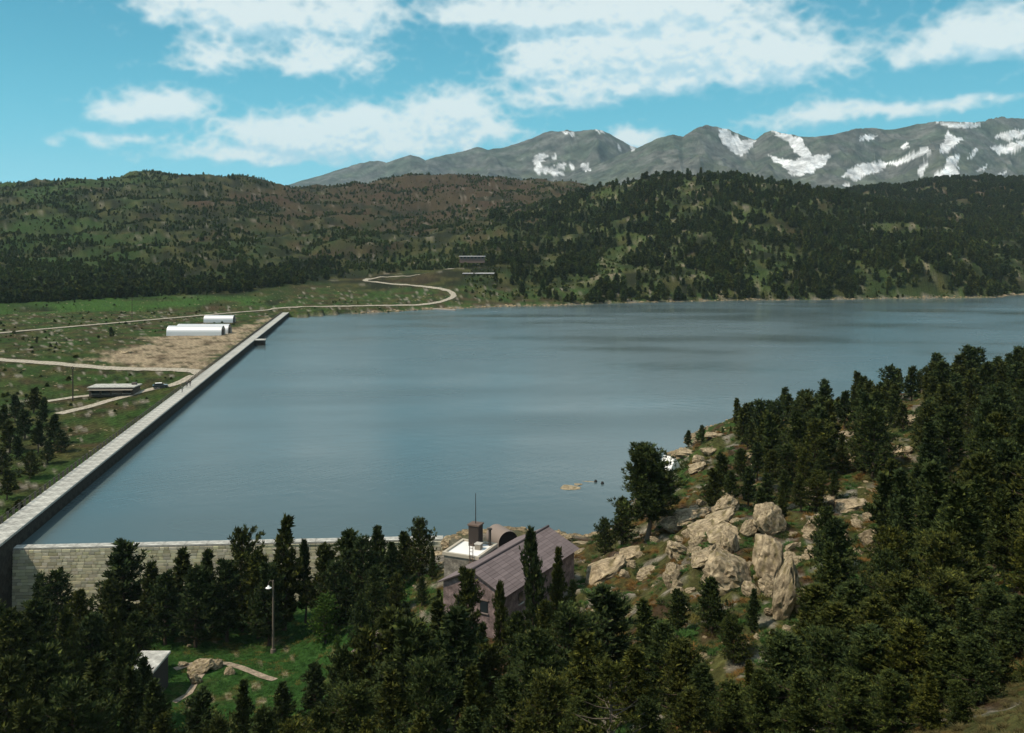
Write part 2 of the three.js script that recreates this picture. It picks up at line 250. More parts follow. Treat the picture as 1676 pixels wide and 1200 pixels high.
{
  const n = angles.length, pos = new Float32Array(RINGS * n * 3), col = new Float32Array(RINGS * n * 3), uv = new Float32Array(RINGS * n * 2), index = [];
  for (let j = 0; j < RINGS; j++) for (let i = 0; i < n; i++) {
    const k = j * n + i, r = ringR(j), x = Math.sin(angles[i]) * r, d = Math.cos(angles[i]) * r;
    pos.set([x, HGT[k], -d], k * 3); uv.set([x / 6, d / 6], k * 2);
    col.set(Math.abs(angles[i]) < 0.75 ? soil(x, d, HGT[k]) : [0.07, 0.085, 0.035], k * 3);
    if (j < RINGS - 1) { const a = k, b = j * n + (i + 1) % n, e = a + n, f = b + n; index.push(a, b, e, b, f, e); }
  }
  const g = new THREE.BufferGeometry();
  g.setAttribute('position', new THREE.BufferAttribute(pos, 3)); g.setAttribute('color', new THREE.BufferAttribute(col, 3)); g.setAttribute('uv', new THREE.BufferAttribute(uv, 2)); g.setIndex(index); g.computeVertexNormals();
  const t = grainTexture(512, 5, 8, 256, 0.55);
  struct('ground', g, new THREE.MeshPhysicalMaterial({ specularIntensity: 0.08, vertexColors: true, color: new THREE.Color().setRGB(1.25, 1.25, 1.25), roughness: 1, map: t, bumpMap: t, bumpScale: 0.25, }), 'valley floor and hillsides of grass, heath and rock round the lake', 'ground');
}
console.log('ground', HGT.length, CP.length);

// ------------------------------------------------------------------ the lake
{
  const outer = SHORE.map(([x, d], i) => {                                       // pushed a little into the banks, not through the dam
    const a = SHORE[(i + SHORE.length - 1) % SHORE.length], b = SHORE[(i + 1) % SHORE.length], tx = b[0] - a[0], td = b[1] - a[1], l = Math.hypot(tx, td);
    const o = i < 3 || i >= SHORE.length - 2 ? 0.6 : d > 400 ? 9 : 3;
    return new THREE.Vector2(x + td / l * o, d - tx / l * o);
  });
  const g = new THREE.ShapeGeometry(new THREE.Shape(outer)), p = g.attributes.position, uv = g.attributes.uv;
  for (let i = 0; i < p.count; i++) { const x = p.getX(i), d = p.getY(i); uv.setXY(i, x / 48, d / 48); p.setXYZ(i, x, 0, -d); }
  const idx = g.index.array; for (let i = 0; i < idx.length; i += 3) { const a = idx[i]; const A = new THREE.Vector3().fromBufferAttribute(p, idx[i]), B = new THREE.Vector3().fromBufferAttribute(p, idx[i + 1]), C = new THREE.Vector3().fromBufferAttribute(p, idx[i + 2]); if (B.sub(A).cross(C.sub(A)).y < 0) { idx[i] = idx[i + 1]; idx[i + 1] = a; } }
  g.computeVertexNormals();
  const S = 1024, r = rngOf(41), waves = Array.from({ length: 46 }, () => { const k = 5 + Math.floor(Math.pow(r(), 1.6) * 95), a = Math.PI / 2 + (r() - 0.5) * 2.4; return [Math.round(k * Math.cos(a)), Math.round(k * Math.sin(a)), r() * 6.283, 1 / (k + 6)]; });
  const data = new Uint8Array(S * S * 4), v = new Float32Array(S * S); let lo = 1e9, hi = -1e9;
  for (let y = 0; y < S; y++) for (let x = 0; x < S; x++) { let s = 0; for (const [kx, ky, ph, a] of waves) s += a * Math.sin(6.283185 * (kx * x + ky * y) / S + ph); v[y * S + x] = s; lo = Math.min(lo, s); hi = Math.max(hi, s); }
  for (let i = 0; i < S * S; i++) { data[i * 4] = data[i * 4 + 1] = data[i * 4 + 2] = (v[i] - lo) / (hi - lo) * 255; data[i * 4 + 3] = 255; }
  const bump = new THREE.DataTexture(data, S, S); bump.wrapS = bump.wrapT = THREE.RepeatWrapping; bump.magFilter = THREE.LinearFilter; bump.needsUpdate = true;
  const T = 512, rd = new Uint8Array(T * T * 4);                                 // calm lanes and breezy patches
  for (let y = 0; y < T; y++) for (let x = 0; x < T; x++) { const a = x / T * 6.283, q = 2.2 * n3(Math.cos(a) * 1.1, Math.sin(a) * 1.1, y / T * 14) + 0.8 * n3(Math.cos(a) * 4, Math.sin(a) * 4, y / T * 40), k = clamp(0.58 + 0.10 * q, 0.2, 1) * 255; rd.set([k, k, k, 255], (y * T + x) * 4); }
  const rough = new THREE.DataTexture(rd, T, T); rough.wrapS = THREE.RepeatWrapping; rough.wrapT = THREE.MirroredRepeatWrapping; rough.magFilter = THREE.LinearFilter; rough.repeat.set(48 / 900, 48 / 700); rough.needsUpdate = true;
  const lake = struct('lake', g, new THREE.MeshPhysicalMaterial({ color: new THREE.Color().setRGB(0.074, 0.106, 0.110), roughness: 0.36, roughnessMap: rough, ior: 1.33, bumpMap: bump, bumpScale: 0.035 }), 'calm blue-grey reservoir lake held by the dam', 'lake');
}
// ------------------------------------------------------------------ the far mountains with their last snow
const SNOW = [[[872, 262], [880, 253], [897, 252], [895, 260], [886, 264], [888, 272], [898, 275], [912, 276], [925, 284], [918, 287], [900, 284], [884, 285], [873, 283], [876, 272]],
  [[900, 258], [912, 255], [918, 263], [906, 264]], [[930, 270], [938, 268], [942, 276], [935, 279]], [[948, 269], [962, 266], [968, 276], [960, 284], [952, 276]], [[905, 270], [922, 266], [930, 272], [915, 275]],
  [[918, 215], [938, 217], [942, 221], [930, 221]], [[972, 212], [985, 214], [992, 219], [980, 217]], [[1026, 232], [1036, 238], [1042, 244], [1034, 246]], [[1010, 236], [1018, 243], [1014, 248]],
  [[1176, 214], [1188, 207], [1196, 214], [1200, 224], [1206, 219], [1213, 231], [1222, 228], [1240, 230], [1226, 243], [1214, 257], [1202, 250], [1186, 236], [1178, 228]],
  [[1260, 214], [1276, 216], [1294, 221], [1310, 226], [1318, 240], [1330, 255], [1346, 253], [1362, 253], [1350, 270], [1334, 280], [1312, 287], [1298, 287], [1284, 276], [1268, 264], [1254, 252], [1268, 254], [1284, 262], [1300, 262], [1312, 258], [1298, 245], [1290, 232], [1276, 224]],
  [[1376, 290], [1390, 276], [1410, 268], [1440, 264], [1456, 268], [1444, 278], [1420, 286], [1400, 296], [1392, 290]], [[1450, 268], [1470, 262], [1492, 250], [1506, 243], [1528, 240], [1512, 252], [1490, 262], [1470, 272]],
  [[1535, 250], [1545, 232], [1552, 214], [1560, 222], [1576, 226], [1562, 240], [1550, 252]], [[1500, 286], [1508, 268], [1520, 262], [1516, 280], [1506, 290]], [[1526, 288], [1544, 276], [1552, 258], [1572, 252], [1566, 268], [1570, 284], [1550, 290], [1538, 291]],
  [[1530, 198], [1548, 202], [1580, 199], [1608, 201], [1596, 209], [1566, 210], [1550, 207]], [[1405, 226], [1416, 221], [1438, 222], [1424, 229], [1410, 230]], [[1620, 240], [1640, 238], [1676, 230], [1676, 240], [1656, 250], [1634, 252]], [[1625, 224], [1648, 216], [1664, 212], [1676, 214], [1676, 224], [1650, 230]], [[1474, 240], [1484, 232], [1488, 236], [1478, 246]], [[1580, 262], [1592, 246], [1600, 240], [1598, 252]], [[1596, 282], [1620, 268], [1610, 280]], [[1630, 286], [1650, 280], [1644, 288]], [[1378, 302], [1392, 300], [1388, 307]]];
function range(name, label, crest, rNear, rTop, base, seed, rough, NA, NR, A0, A1) {
  const pos = [], col = [], uv = [], index = [];
  const crestAt = (px) => { let i = 0; while (i < crest.length - 2 && crest[i + 1][0] < px) i++; const [x0, y0] = crest[i], [x1, y1] = crest[i + 1], t = clamp((px - x0) / (x1 - x0), 0, 1); return lerp(y0, y1, t); };
  const polys = SNOW.map((s) => { const xs = s.map((q) => q[0]), ys = s.map((q) => q[1]); return { s, b: [Math.min(...xs) - 3, Math.max(...xs) + 3, Math.min(...ys) - 3, Math.max(...ys) + 3] }; });
  for (let j = 0; j < NR; j++) for (let i = 0; i < NA; i++) {
    const t = j / (NR - 1), a = lerp(A0, A1, i / (NA - 1)), px = 838 + Math.tan(a) * F, ca = Math.cos(a), top = rTop + 420 * n2(a * 6 + seed, 3);
    const front = Math.min(1, t / 0.72), back = Math.max(0, (t - 0.72) / 0.28), d = lerp(rNear, top, front) + back * 1500;
    const hc = EYE + (HORIZON - crestAt(px)) * top / F, x = Math.tan(a) * d, over = Math.max(30, hc - base);
    const ridge = ridged(x / 780 + seed, d / 1900 + seed, 4), env = Math.sin(Math.PI * clamp(front * 0.93, 0, 1)) * (1 - back);
    let h = base + (hc - base) * Math.pow(front, 1.12) + (ridge - 0.42) * over * rough * env * 1.1 + fbm(x / 110, d / 110, 4) * over * 0.018 * Math.min(1, front * 3);
    h -= back * back * over * 0.75; if (back === 0 && front > 0.985) h = lerp(h, hc, 0.5);
    pos.push(x, h, -d); uv.push(x / 260, (h + d * 0.4) / 260);
    // what lies on it: grey rock, scree and thin grass
    const p = fbm(x / 420 + 3, (d + h * 3) / 420, 5, n2b), q = fbm(x / 70, (d + h * 2) / 70, 4), m = sstep(-0.35, 0.35, p + 0.4 * q);
    let k = [lerp(0.092, 0.150, m), lerp(0.115, 0.148, m), lerp(0.082, 0.130, m)].map((v) => v * (1 + 0.5 * q));
    const low = sstep(0.42, 0.34, front + 0.9 * p + 0.4 * q); k = [lerp(k[0], 0.13, low * 0.6), lerp(k[1], 0.135, low * 0.6), lerp(k[2], 0.09, low * 0.6)];
    const sx = px + 5 * fbm(x / 60, h / 60, 3), sy = HORIZON - (h - EYE) * F / d + 4.5 * fbm(x / 45 + 9, h / 45, 3);
    if (polys.some(({ s, b }) => sx > b[0] && sx < b[1] && sy > b[2] && sy < b[3] && inPoly(s, sx, sy))) k = [0.86, 0.87, 0.88];
    col.push(...k);
    if (j < NR - 1 && i < NA - 1) { const v = j * NA + i; index.push(v, v + 1, v + NA, v + 1, v + NA + 1, v + NA); }
  }
  const g = new THREE.BufferGeometry();
  g.setAttribute('position', new THREE.Float32BufferAttribute(pos, 3)); g.setAttribute('color', new THREE.Float32BufferAttribute(col, 3)); g.setAttribute('uv', new THREE.Float32BufferAttribute(uv, 2)); g.setIndex(index); g.computeVertexNormals();
  const t = grainTexture(256, seed + 60, 4, 128, 0.5);
  return struct(name, g, new THREE.MeshPhysicalMaterial({ specularIntensity: 0.08, vertexColors: true, color: new THREE.Color().setRGB(1.25, 1.25, 1.25), map: t, bumpMap: t, bumpScale: 3, roughness: 1 }), label, 'mountain');
}
range('mountain', 'grey mountain ridge sloping down to the left behind the brown hill', [[-700, 330], [100, 330], [420, 318], [490, 297], [545, 280], [600, 265], [618, 262], [632, 265], [650, 259], [672, 252], [684, 256], [696, 262], [730, 253], [760, 246], [782, 240], [800, 246], [830, 240], [870, 226], [905, 215], [940, 216], [975, 212], [1000, 219], [1030, 236], [1060, 248], [1120, 270], [1300, 300], [1700, 320], [2400, 330]], 4300, 5700, 170, 3, 0.32, 560, 72, -0.58, 0.4);
range('mountain', 'snow-flecked mountain chain with twin peaks at the right', [[-700, 345], [700, 345], [860, 320], [960, 276], [1010, 254], [1045, 240], [1075, 225], [1102, 218], [1118, 222], [1135, 210], [1155, 202], [1172, 205], [1195, 210], [1225, 224], [1236, 229], [1250, 218], [1264, 213], [1290, 219], [1310, 223], [1332, 225], [1370, 217], [1400, 209], [1420, 208], [1450, 213], [1500, 201], [1530, 196], [1600, 198], [1640, 195], [1676, 192], [1800, 190], [2400, 215]], 3300, 4700, 150, 8, 0.34, 940, 110, -0.06, 0.58);
console.log('mountains');
// ------------------------------------------------------------------ tracks, dam, spillway
const ROADS = [];
function road(name, label, pts, width, mat, lift = 0.16) {
  const curve = new THREE.CatmullRomCurve3(pts.map(([x, d]) => new THREE.Vector3(x, 0, -d)), false, 'centripetal'), L = curve.getLength(), n = Math.ceil(L / 2.5), pos = [], uv = [], index = [], line = [], M = 4;
  for (let k = 0; k <= n; k++) {
    const p = curve.getPointAt(k / n), t = curve.getTangentAt(k / n), sx = -t.z, sz = t.x; line.push([p.x, -p.z]);
    for (let m = 0; m <= M; m++) { const s = (m / M - 0.5) * width * (1 + 0.16 * n2(p.x / 7 + (m < 2 ? 0 : 9), p.z / 7)), x = p.x + sx * s, z = p.z + sz * s; pos.push(x, ground(x, -z) + lift, z); uv.push(x / 4, z / 4); if (k < n && m < M) { const v = k * (M + 1) + m; index.push(v, v + 1, v + M + 1, v + 1, v + M + 2, v + M + 1); } }
  }
  const g = new THREE.BufferGeometry(); g.setAttribute('position', new THREE.Float32BufferAttribute(pos, 3)); g.setAttribute('uv', new THREE.Float32BufferAttribute(uv, 2)); g.setIndex(index); g.computeVertexNormals();
  if (g.attributes.normal.getY(0) < 0) { for (let i = 0; i < index.length; i += 3) [index[i], index[i + 1]] = [index[i + 1], index[i]]; g.setIndex(index); g.computeVertexNormals(); }
  ROADS.push({ pts: line });
  return struct(name, g, mat, label, 'track');
}
const gravelGrain = grainTexture(256, 71, 8, 128, 0.4), concreteGrain = grainTexture(512, 72, 4, 256, 0.3);
const GRAVEL = new THREE.MeshPhysicalMaterial({ specularIntensity: 0.1, color: new THREE.Color().setRGB(0.70, 0.62, 0.49), map: gravelGrain, roughness: 1 }), DIRT = new THREE.MeshPhysicalMaterial({ specularIntensity: 0.1, color: new THREE.Color().setRGB(0.52, 0.42, 0.31), map: gravelGrain, roughness: 1 });
const L_ = (px, py, y) => { const p = level(px, py, y); return [p.x, -p.z]; };
road('dirt_road', 'pale gravel road along the foot of the hills, curving up past the dam end', [L_(-120, 558, 2.2), L_(0, 545, 2.3), L_(120, 534, 2.4), L_(280, 520, 2.5), L_(400, 509.5, 2.6), L_(460, 505, 2.8), L_(530, 503, 3), [-82, 590], [-56, 608], [-43.5, 632], [-41.5, 652], [-50, 676], [-74, 700], [-98, 716], [-116, 732], [-118, 745], [-104, 760], [-84, 772], [-62, 768], [-48, 758]], 4.2, GRAVEL, 0.35);
road('dirt_road', 'wide pale track from the left edge to the middle of the dam', [L_(-120, 580, 1.8), L_(0, 589, 1.8), L_(90, 594, 1.7), L_(200, 602, 1.6), L_(300, 606, 1.7), [-99.5, 291], [-96, 285]], 5.2, GRAVEL, 0.2);
road('dirt_road', 'narrow track running down past the flat-roofed building', [L_(318, 613, 1.7), L_(285, 628, 0.9), L_(240, 641, -0.6), L_(200, 653, -1.6), L_(150, 667, -2.5), L_(95, 681, -3.2)], 3.4, GRAVEL, 0.14);
road('dirt_road', 'short sandy spur below the utility pole', [L_(160, 648, -1.6), L_(120, 653, -2), L_(78, 659, -2.4)], 2.8, GRAVEL, 0.14);
road('footpath', 'tan footpath arching over the green clearing', [L_(286, 1092, -6.2), L_(318, 1081, -6.2), L_(360, 1079, -6.2), L_(400, 1092, -6.2), L_(450, 1117, -6.2)], 0.9, DIRT, 0.05);
road('footpath', 'tan footpath running down past the concrete hut', [L_(332, 1100, -6.3), L_(318, 1118, -6.3), L_(303, 1142, -6.3), L_(285, 1152, -6.3)], 0.7, DIRT, 0.05);

const CONCRETE = new THREE.MeshPhysicalMaterial({ specularIntensity: 0.1, color: new THREE.Color().setRGB(0.86, 0.84, 0.76), map: repeated(concreteGrain, 1), bumpMap: concreteGrain, bumpScale: 0.02, roughness: 0.95 });
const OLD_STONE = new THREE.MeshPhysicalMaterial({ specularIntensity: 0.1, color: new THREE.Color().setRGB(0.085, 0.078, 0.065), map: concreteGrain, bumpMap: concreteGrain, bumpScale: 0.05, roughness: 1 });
const metre = (g, s = 3) => { const p = g.attributes.position, n = g.attributes.normal, uv = new Float32Array(p.count * 2); for (let i = 0; i < p.count; i++) { const ax = Math.abs(n.getX(i)), ay = Math.abs(n.getY(i)), az = Math.abs(n.getZ(i)), [u, v] = ay > ax && ay > az ? [p.getX(i), p.getZ(i)] : ax > az ? [p.getZ(i), p.getY(i)] : [p.getX(i), p.getY(i)]; uv[i * 2] = u / s; uv[i * 2 + 1] = v / s; } g.setAttribute('uv', new THREE.BufferAttribute(uv, 2)); return g; };
{
  // the dam, laid out along its own axis: local x is towards the lake, local -z along the crest
  const dx = DAM_B[0] - DAM_A[0], dd = DAM_B[1] - DAM_A[1], LEN = Math.hypot(dx, dd), dam = thing('dam', 'long straight masonry dam with a pale walkway running from bottom left to the far shore', 'dam', [DAM_A[0], 0, -DAM_A[1]], Math.atan2(-dx, dd));
  const TOP = 2.2, wdt = 3.5;
  const prof = new THREE.Shape([new THREE.Vector2(0.5, -9.5), new THREE.Vector2(0, 2.0), new THREE.Vector2(-wdt, 2.0), new THREE.Vector2(-wdt - 0.3, 0.5), new THREE.Vector2(-wdt - 5.5, -9.5)]);
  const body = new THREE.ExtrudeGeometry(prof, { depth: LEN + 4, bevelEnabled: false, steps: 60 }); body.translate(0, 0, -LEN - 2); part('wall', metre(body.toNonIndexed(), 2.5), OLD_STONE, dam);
  const SLAB = 6, n = Math.ceil(LEN / SLAB), slab = metre(new THREE.BoxGeometry(wdt - 0.36, 0.24, SLAB - 0.05).toNonIndexed()), cope = metre(new THREE.BoxGeometry(0.5, 0.34, SLAB - 0.04).toNonIndexed());
  const tones = [1, 0.95, 1.03, 0.9].map((k) => { const m = CONCRETE.clone(); m.color.multiplyScalar(k); return m; }), r = rngOf(5);
  for (let k = 0; k < n; k++) { const z = -(k + 0.5) * SLAB; part('walkway_slab', slab, tones[Math.floor(r() * 4)], dam).position.set(-wdt / 2 - 0.2, TOP - 0.12, z); part('coping_stone', cope, tones[Math.floor(r() * 4)], dam).position.set(-0.13, TOP - 0.02, z); }
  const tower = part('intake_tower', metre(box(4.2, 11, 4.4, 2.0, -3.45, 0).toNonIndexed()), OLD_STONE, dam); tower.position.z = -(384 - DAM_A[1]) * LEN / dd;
  part('tower_slab', metre(box(4.7, 0.3, 4.9, 2.1, 0, 0).toNonIndexed()), CONCRETE, tower).position.y = 2.2;
  for (const z of [-2.2, 0, 2.2]) part('post', bar([4.2, 2.2, z], [4.2, 3.3, z], 0.05), std(0.1, 0.1, 0.1, 0.6), tower);
  part('rail', bar([4.2, 3.3, -2.2], [4.2, 3.3, 2.2], 0.04), std(0.1, 0.1, 0.1, 0.6), tower);
  // railing along the downstream edge
  const rail = thing('railing', 'row of dark posts with handrails along the left edge of the dam walkway', 'railing', [DAM_A[0], 0, -DAM_A[1]], dam.rotation.y), IRON = std(0.10, 0.09, 0.075, 0.8), post = new THREE.BoxGeometry(0.24, 1.1, 0.28);
  for (let z = 1; z < LEN - 2; z += 2.2) part('post', post, IRON, rail).position.set(-wdt - 0.12, TOP + 0.45, -z);
  for (const h of [0.55, 1.0]) { const g = new THREE.CylinderGeometry(0.03, 0.03, LEN - 2, 5).rotateX(Math.PI / 2).translate(-wdt - 0.12, TOP + h, -LEN / 2); part('handrail', g, IRON, rail); }
}
{
  // the spillway wall: courses of squared stone under a smooth sill
  const A = [-69.6, 126.1], B = [-9.5, 130.2], L = Math.hypot(B[0] - A[0], B[1] - A[1]), turn = Math.atan2(B[1] - A[1], B[0] - A[0]);
  const wall = thing('spillway_wall', 'low pale spillway wall of coursed stone facing the pines', 'wall', [A[0], 0, -A[1]], turn), batter = 0.16, TOP = 0.22, r = rngOf(91);
  const prof = new THREE.Shape([new THREE.Vector2(-1.5, -9.5), new THREE.Vector2(-1.5, TOP - 0.1), new THREE.Vector2(-0.14, TOP - 0.1), new THREE.Vector2(-0.14 + 9.4 * batter, -9.5)]);
  const core = new THREE.ExtrudeGeometry(prof, { depth: L, bevelEnabled: false }).rotateY(Math.PI / 2).scale(1, 1, -1); core.rotateY(0);
  const cg = core.toNonIndexed(); { const p = cg.attributes.position; for (let i = 0; i < p.count; i += 3) { const x = p.getX(i), y = p.getY(i), z = p.getZ(i); p.setXYZ(i, p.getX(i + 1), p.getY(i + 1), p.getZ(i + 1)); p.setXYZ(i + 1, x, y, z); } cg.computeVertexNormals(); }
  part('core', metre(cg), std(0.16, 0.145, 0.12, 1), wall);
  const stones = [], H = 0.42, tint = [];
  for (let c_ = 0; c_ < 22; c_++) {
    const y = TOP - 0.16 - (c_ + 0.5) * H; let x = 0.1 - r() * 0.6;
    while (x < L) {
      const w_ = 0.55 + 0.75 * r(), pz = (TOP - y) * batter - 0.14, g = box(w_ - 0.05, H - 0.07, 0.3, x + w_ / 2, y, pz + 0.02 + 0.05 * r()), k = 0.66 + 0.5 * r(), c3 = [0.60 * k, 0.555 * k * (0.97 + 0.06 * r()), 0.40 * k * (0.88 + 0.22 * r())], col = new Float32Array(24 * 3);
      for (let i = 0; i < 24; i++) col.set(c3, i * 3); g.setAttribute('color', new THREE.BufferAttribute(col, 3)); if (x + w_ > 0.3 && x < L - 0.4) stones.push(g); x += w_;
    }
  }
  const st = part('stones', mergeGeometries(stones), new THREE.MeshPhysicalMaterial({ specularIntensity: 0.1, vertexColors: true, roughness: 1, bumpMap: repeated(concreteGrain, 1), bumpScale: 0.02 }), wall); st.userData.kind = 'stuff';
  for (let x = 0; x < L - 0.5; x += 3) part('sill_stone', metre(box(2.96, 0.24, 1.5, 1.48, 0, 0).toNonIndexed()), CONCRETE, wall).position.set(x, TOP, -0.78);
}
console.log('dam');
// ------------------------------------------------------------------ mountain pines
const BARK = std(0.085, 0.062, 0.045, 0.95), BARK_GREY = std(0.13, 0.105, 0.08, 0.95);
const NEEDLES = [[0.90, 1.0, 0.85], [1.08, 1.05, 0.80], [0.80, 0.95, 0.95], [1.2, 1.12, 0.72]].map(([r, g, b]) => new THREE.MeshPhysicalMaterial({ specularIntensity: 0.25, vertexColors: true, color: new THREE.Color().setRGB(r, g, b), roughness: 0.75 }));
const LIGHT_NEEDLES = new THREE.MeshPhysicalMaterial({ specularIntensity: 0.25, vertexColors: true, color: new THREE.Color().setRGB(1.3, 1.9, 1.05), roughness: 0.75 });
// one pine of height 1: tufts of needles on whorled, upturned limbs
function pineShape(seed, { limbs, tufts, needles, size, width, low, lean = 0.03, round = 0.75, bare = 0, thin = 0.13, core = 0.35, light = 0.12 }) {
  const r = rngOf(seed), pos = [], col = [], wood = [], V = THREE.Vector3, spine = (t) => new V(lean * t * t + 0.012 * Math.sin(t * 9 + seed), t, lean * 0.6 * Math.sin(t * 5 + seed * 2));
  const tri = (a, b, c_, k) => { pos.push(a.x, a.y, a.z, b.x, b.y, b.z, c_.x, c_.y, c_.z); for (let i = 0; i < 3; i++) col.push(...k); };
  const tuft = (p, out, s, coarse) => {
    const g = 0.7 + 0.9 * r() * r(), k = r() < light ? [0.088 * g, 0.096 * g, 0.024 * g] : [0.040 * g, 0.052 * g, 0.016 * g], n = coarse ? 4 : needles;
    for (let i = 0; i < n; i++) {
      const d = out.clone().multiplyScalar(0.6).add(new V(r() - 0.5, r() * 0.85 - 0.12, r() - 0.5).multiplyScalar(1.7)).normalize(), side = new V(r() - 0.5, r() - 0.5, r() - 0.5).cross(d).normalize().multiplyScalar(s * (coarse ? 0.26 : thin) * (0.7 + 0.6 * r())), len = s * (0.65 + 0.6 * r());
      const q = p.clone().addScaledVector(d, len * (0.3 + 0.3 * r()));
      tri(q.clone().sub(side), q.clone().add(side).addScaledVector(d, -len * 0.3), p.clone().addScaledVector(d, len), k);
    }
  };
  const lobes = [r() * 6.28, r() * 6.28, r() * 6.28];
  for (let i = 0; i < limbs; i++) {
    const t = low + (0.985 - low) * Math.pow((i + r()) / limbs, 0.92), az = i * 2.39996 + (r() - 0.5) * 0.9, u = (t - low) / (1 - low);
    const shape = Math.pow(1 - u, round) * Math.min(1, 0.55 + u * 3.2) * (1 + 0.28 * Math.sin(az + lobes[0]) * Math.sin(u * 7 + lobes[1]) + 0.16 * Math.sin(2 * az + lobes[2] + u * 11));
    const L = width * Math.max(0.10, shape) * (0.72 + 0.5 * r()), out = new V(Math.cos(az), 0, Math.sin(az)), side = new V(-out.z, 0, out.x), base = spine(t), rise = lerp(-0.10, 0.55, u) + (r() - 0.5) * 0.22, bend = 0.28 * L;
    const along = (s) => base.clone().addScaledVector(out, L * s).add(new V(0, L * s * rise + bend * s * s, 0));
    if (L > width * 0.3 || bare) { const rad = 0.010 * (1 - t) + 0.0022, a = along(0), b = along(0.5), e = along(0.92); wood.push(bar(a.toArray(), b.toArray(), rad, 4, rad * 0.7), bar(b.toArray(), e.toArray(), rad * 0.7, 4, rad * 0.25)); }
    if (bare && u < bare && r() < 0.75) continue;
    const n = Math.max(2, Math.round(tufts * (0.35 + 0.65 * L / width)));
    for (let k = 0; k < n; k++) {
      const s = 0.22 + 0.80 * Math.pow(r(), 0.65), p = along(s).addScaledVector(side, (r() - 0.5) * L * 0.75 * (0.4 + s * 0.5)).add(new V(0, (r() - 0.35) * L * 0.22, 0));
      tuft(p, out.clone().add(new V(0, 0.35 + u * 0.8, 0)).normalize(), size * (0.75 + 0.5 * r()));
      if (r() < core) tuft(along(0.12 + 0.5 * r()).addScaledVector(side, (r() - 0.5) * L * 0.4).add(new V(0, (r() - 0.5) * L * 0.25, 0)), out, size * 1.55, true);
    }
  }
  for (let k = 0; k < 4; k++) tuft(spine(0.97 + 0.01 * k), new V(0, 1, 0), size * 0.9);
  const crown = new THREE.BufferGeometry();
  crown.setAttribute('position', new THREE.Float32BufferAttribute(pos, 3)); crown.setAttribute('color', new THREE.Float32BufferAttribute(col, 3));
  for (let k = 0; k < 6; k++) { const a = spine(k / 6 - (k ? 0 : 0.04)), b = spine((k + 1) / 6), ra = (1 - k / 6) * 0.019 + 0.003, rb = (1 - (k + 1) / 6) * 0.019 + 0.003; wood.push(bar(a.toArray(), b.toArray(), ra * (k ? 1 : 1.25), 7, rb)); }
  return { crown, trunk: mergeGeometries(wood.map((g) => { g.deleteAttribute('uv'); return g; })) };
}
const SHAPES = { near: [], mid: [], far: [] };
for (let k = 0; k < 6; k++) {
  const wide = [0.20, 0.25, 0.30, 0.23, 0.36, 0.28][k], low = [0.08, 0.14, 0.10, 0.2, 0.06, 0.12][k], round = [0.85, 0.7, 0.6, 0.8, 0.5, 0.65][k];
  SHAPES.near.push(pineShape(100 + k, { limbs: 76, tufts: 26, needles: 8, size: 0.040, light: 0.34, width: wide, low, round }));
  SHAPES.mid.push(pineShape(200 + k, { limbs: 56, tufts: 19, needles: 6, size: 0.053, thin: 0.16, width: wide, low, round }));
  SHAPES.far.push(pineShape(300 + k, { limbs: 38, tufts: 12, needles: 4, size: 0.078, thin: 0.2, width: wide, low, round }));
}
console.log('pine triangles', SHAPES.near[1].crown.attributes.position.count / 3, SHAPES.mid[1].crown.attributes.position.count / 3, SHAPES.far[1].crown.attributes.position.count / 3);
const protos = new Map(), treeSpots = [];
function pine(x, d, height, label, group, { kind, tint, widen = 1, shape, name = 'pine_tree', seed } = {}) {
  const q = seed ?? treeSpots.length, r = rngOf(9000 + q * 17); r();
  const lod = shape ? 'own' : d < 64 ? 'near' : d < 128 ? 'mid' : 'far', k = kind ?? Math.floor(r() * 6), m = tint ?? Math.floor(r() * 3.4), key = lod + (shape ? shape.id : k) + '_' + (m.uuid ?? m);
  const dims = [r() * 6.28, (0.9 + 0.25 * r()) * widen];
  let o;
  if (!protos.has(key)) {
    const s = shape ?? SHAPES[lod][k];
    o = new THREE.Group(); o.name = numbered(name); scene.add(o); tag(o, label, 'pine tree', group);
    part('trunk', s.trunk, shape ? BARK_GREY : BARK, o); part('crown', s.crown, m.uuid ? m : NEEDLES[m], o); protos.set(key, o);
  } else { o = copy(protos.get(key), label, group); if (!group) delete o.userData.group; }
  o.position.set(x, ground(x, d) - 0.05, -d); o.rotation.y = dims[0]; o.scale.set(height * dims[1], height, height * dims[1]);
  treeSpots.push([x, d, height, o]);
  return o;
}
const ordinal = ['first', 'second', 'third', 'fourth', 'fifth', 'sixth', 'seventh', 'eighth', 'ninth', 'tenth', 'eleventh', 'twelfth', 'thirteenth', 'fourteenth', 'fifteenth', 'sixteenth', 'seventeenth', 'eighteenth', 'nineteenth', 'twentieth', 'twenty-first', 'twenty-second', 'twenty-third', 'twenty-fourth', 'twenty-fifth', 'twenty-sixth'];
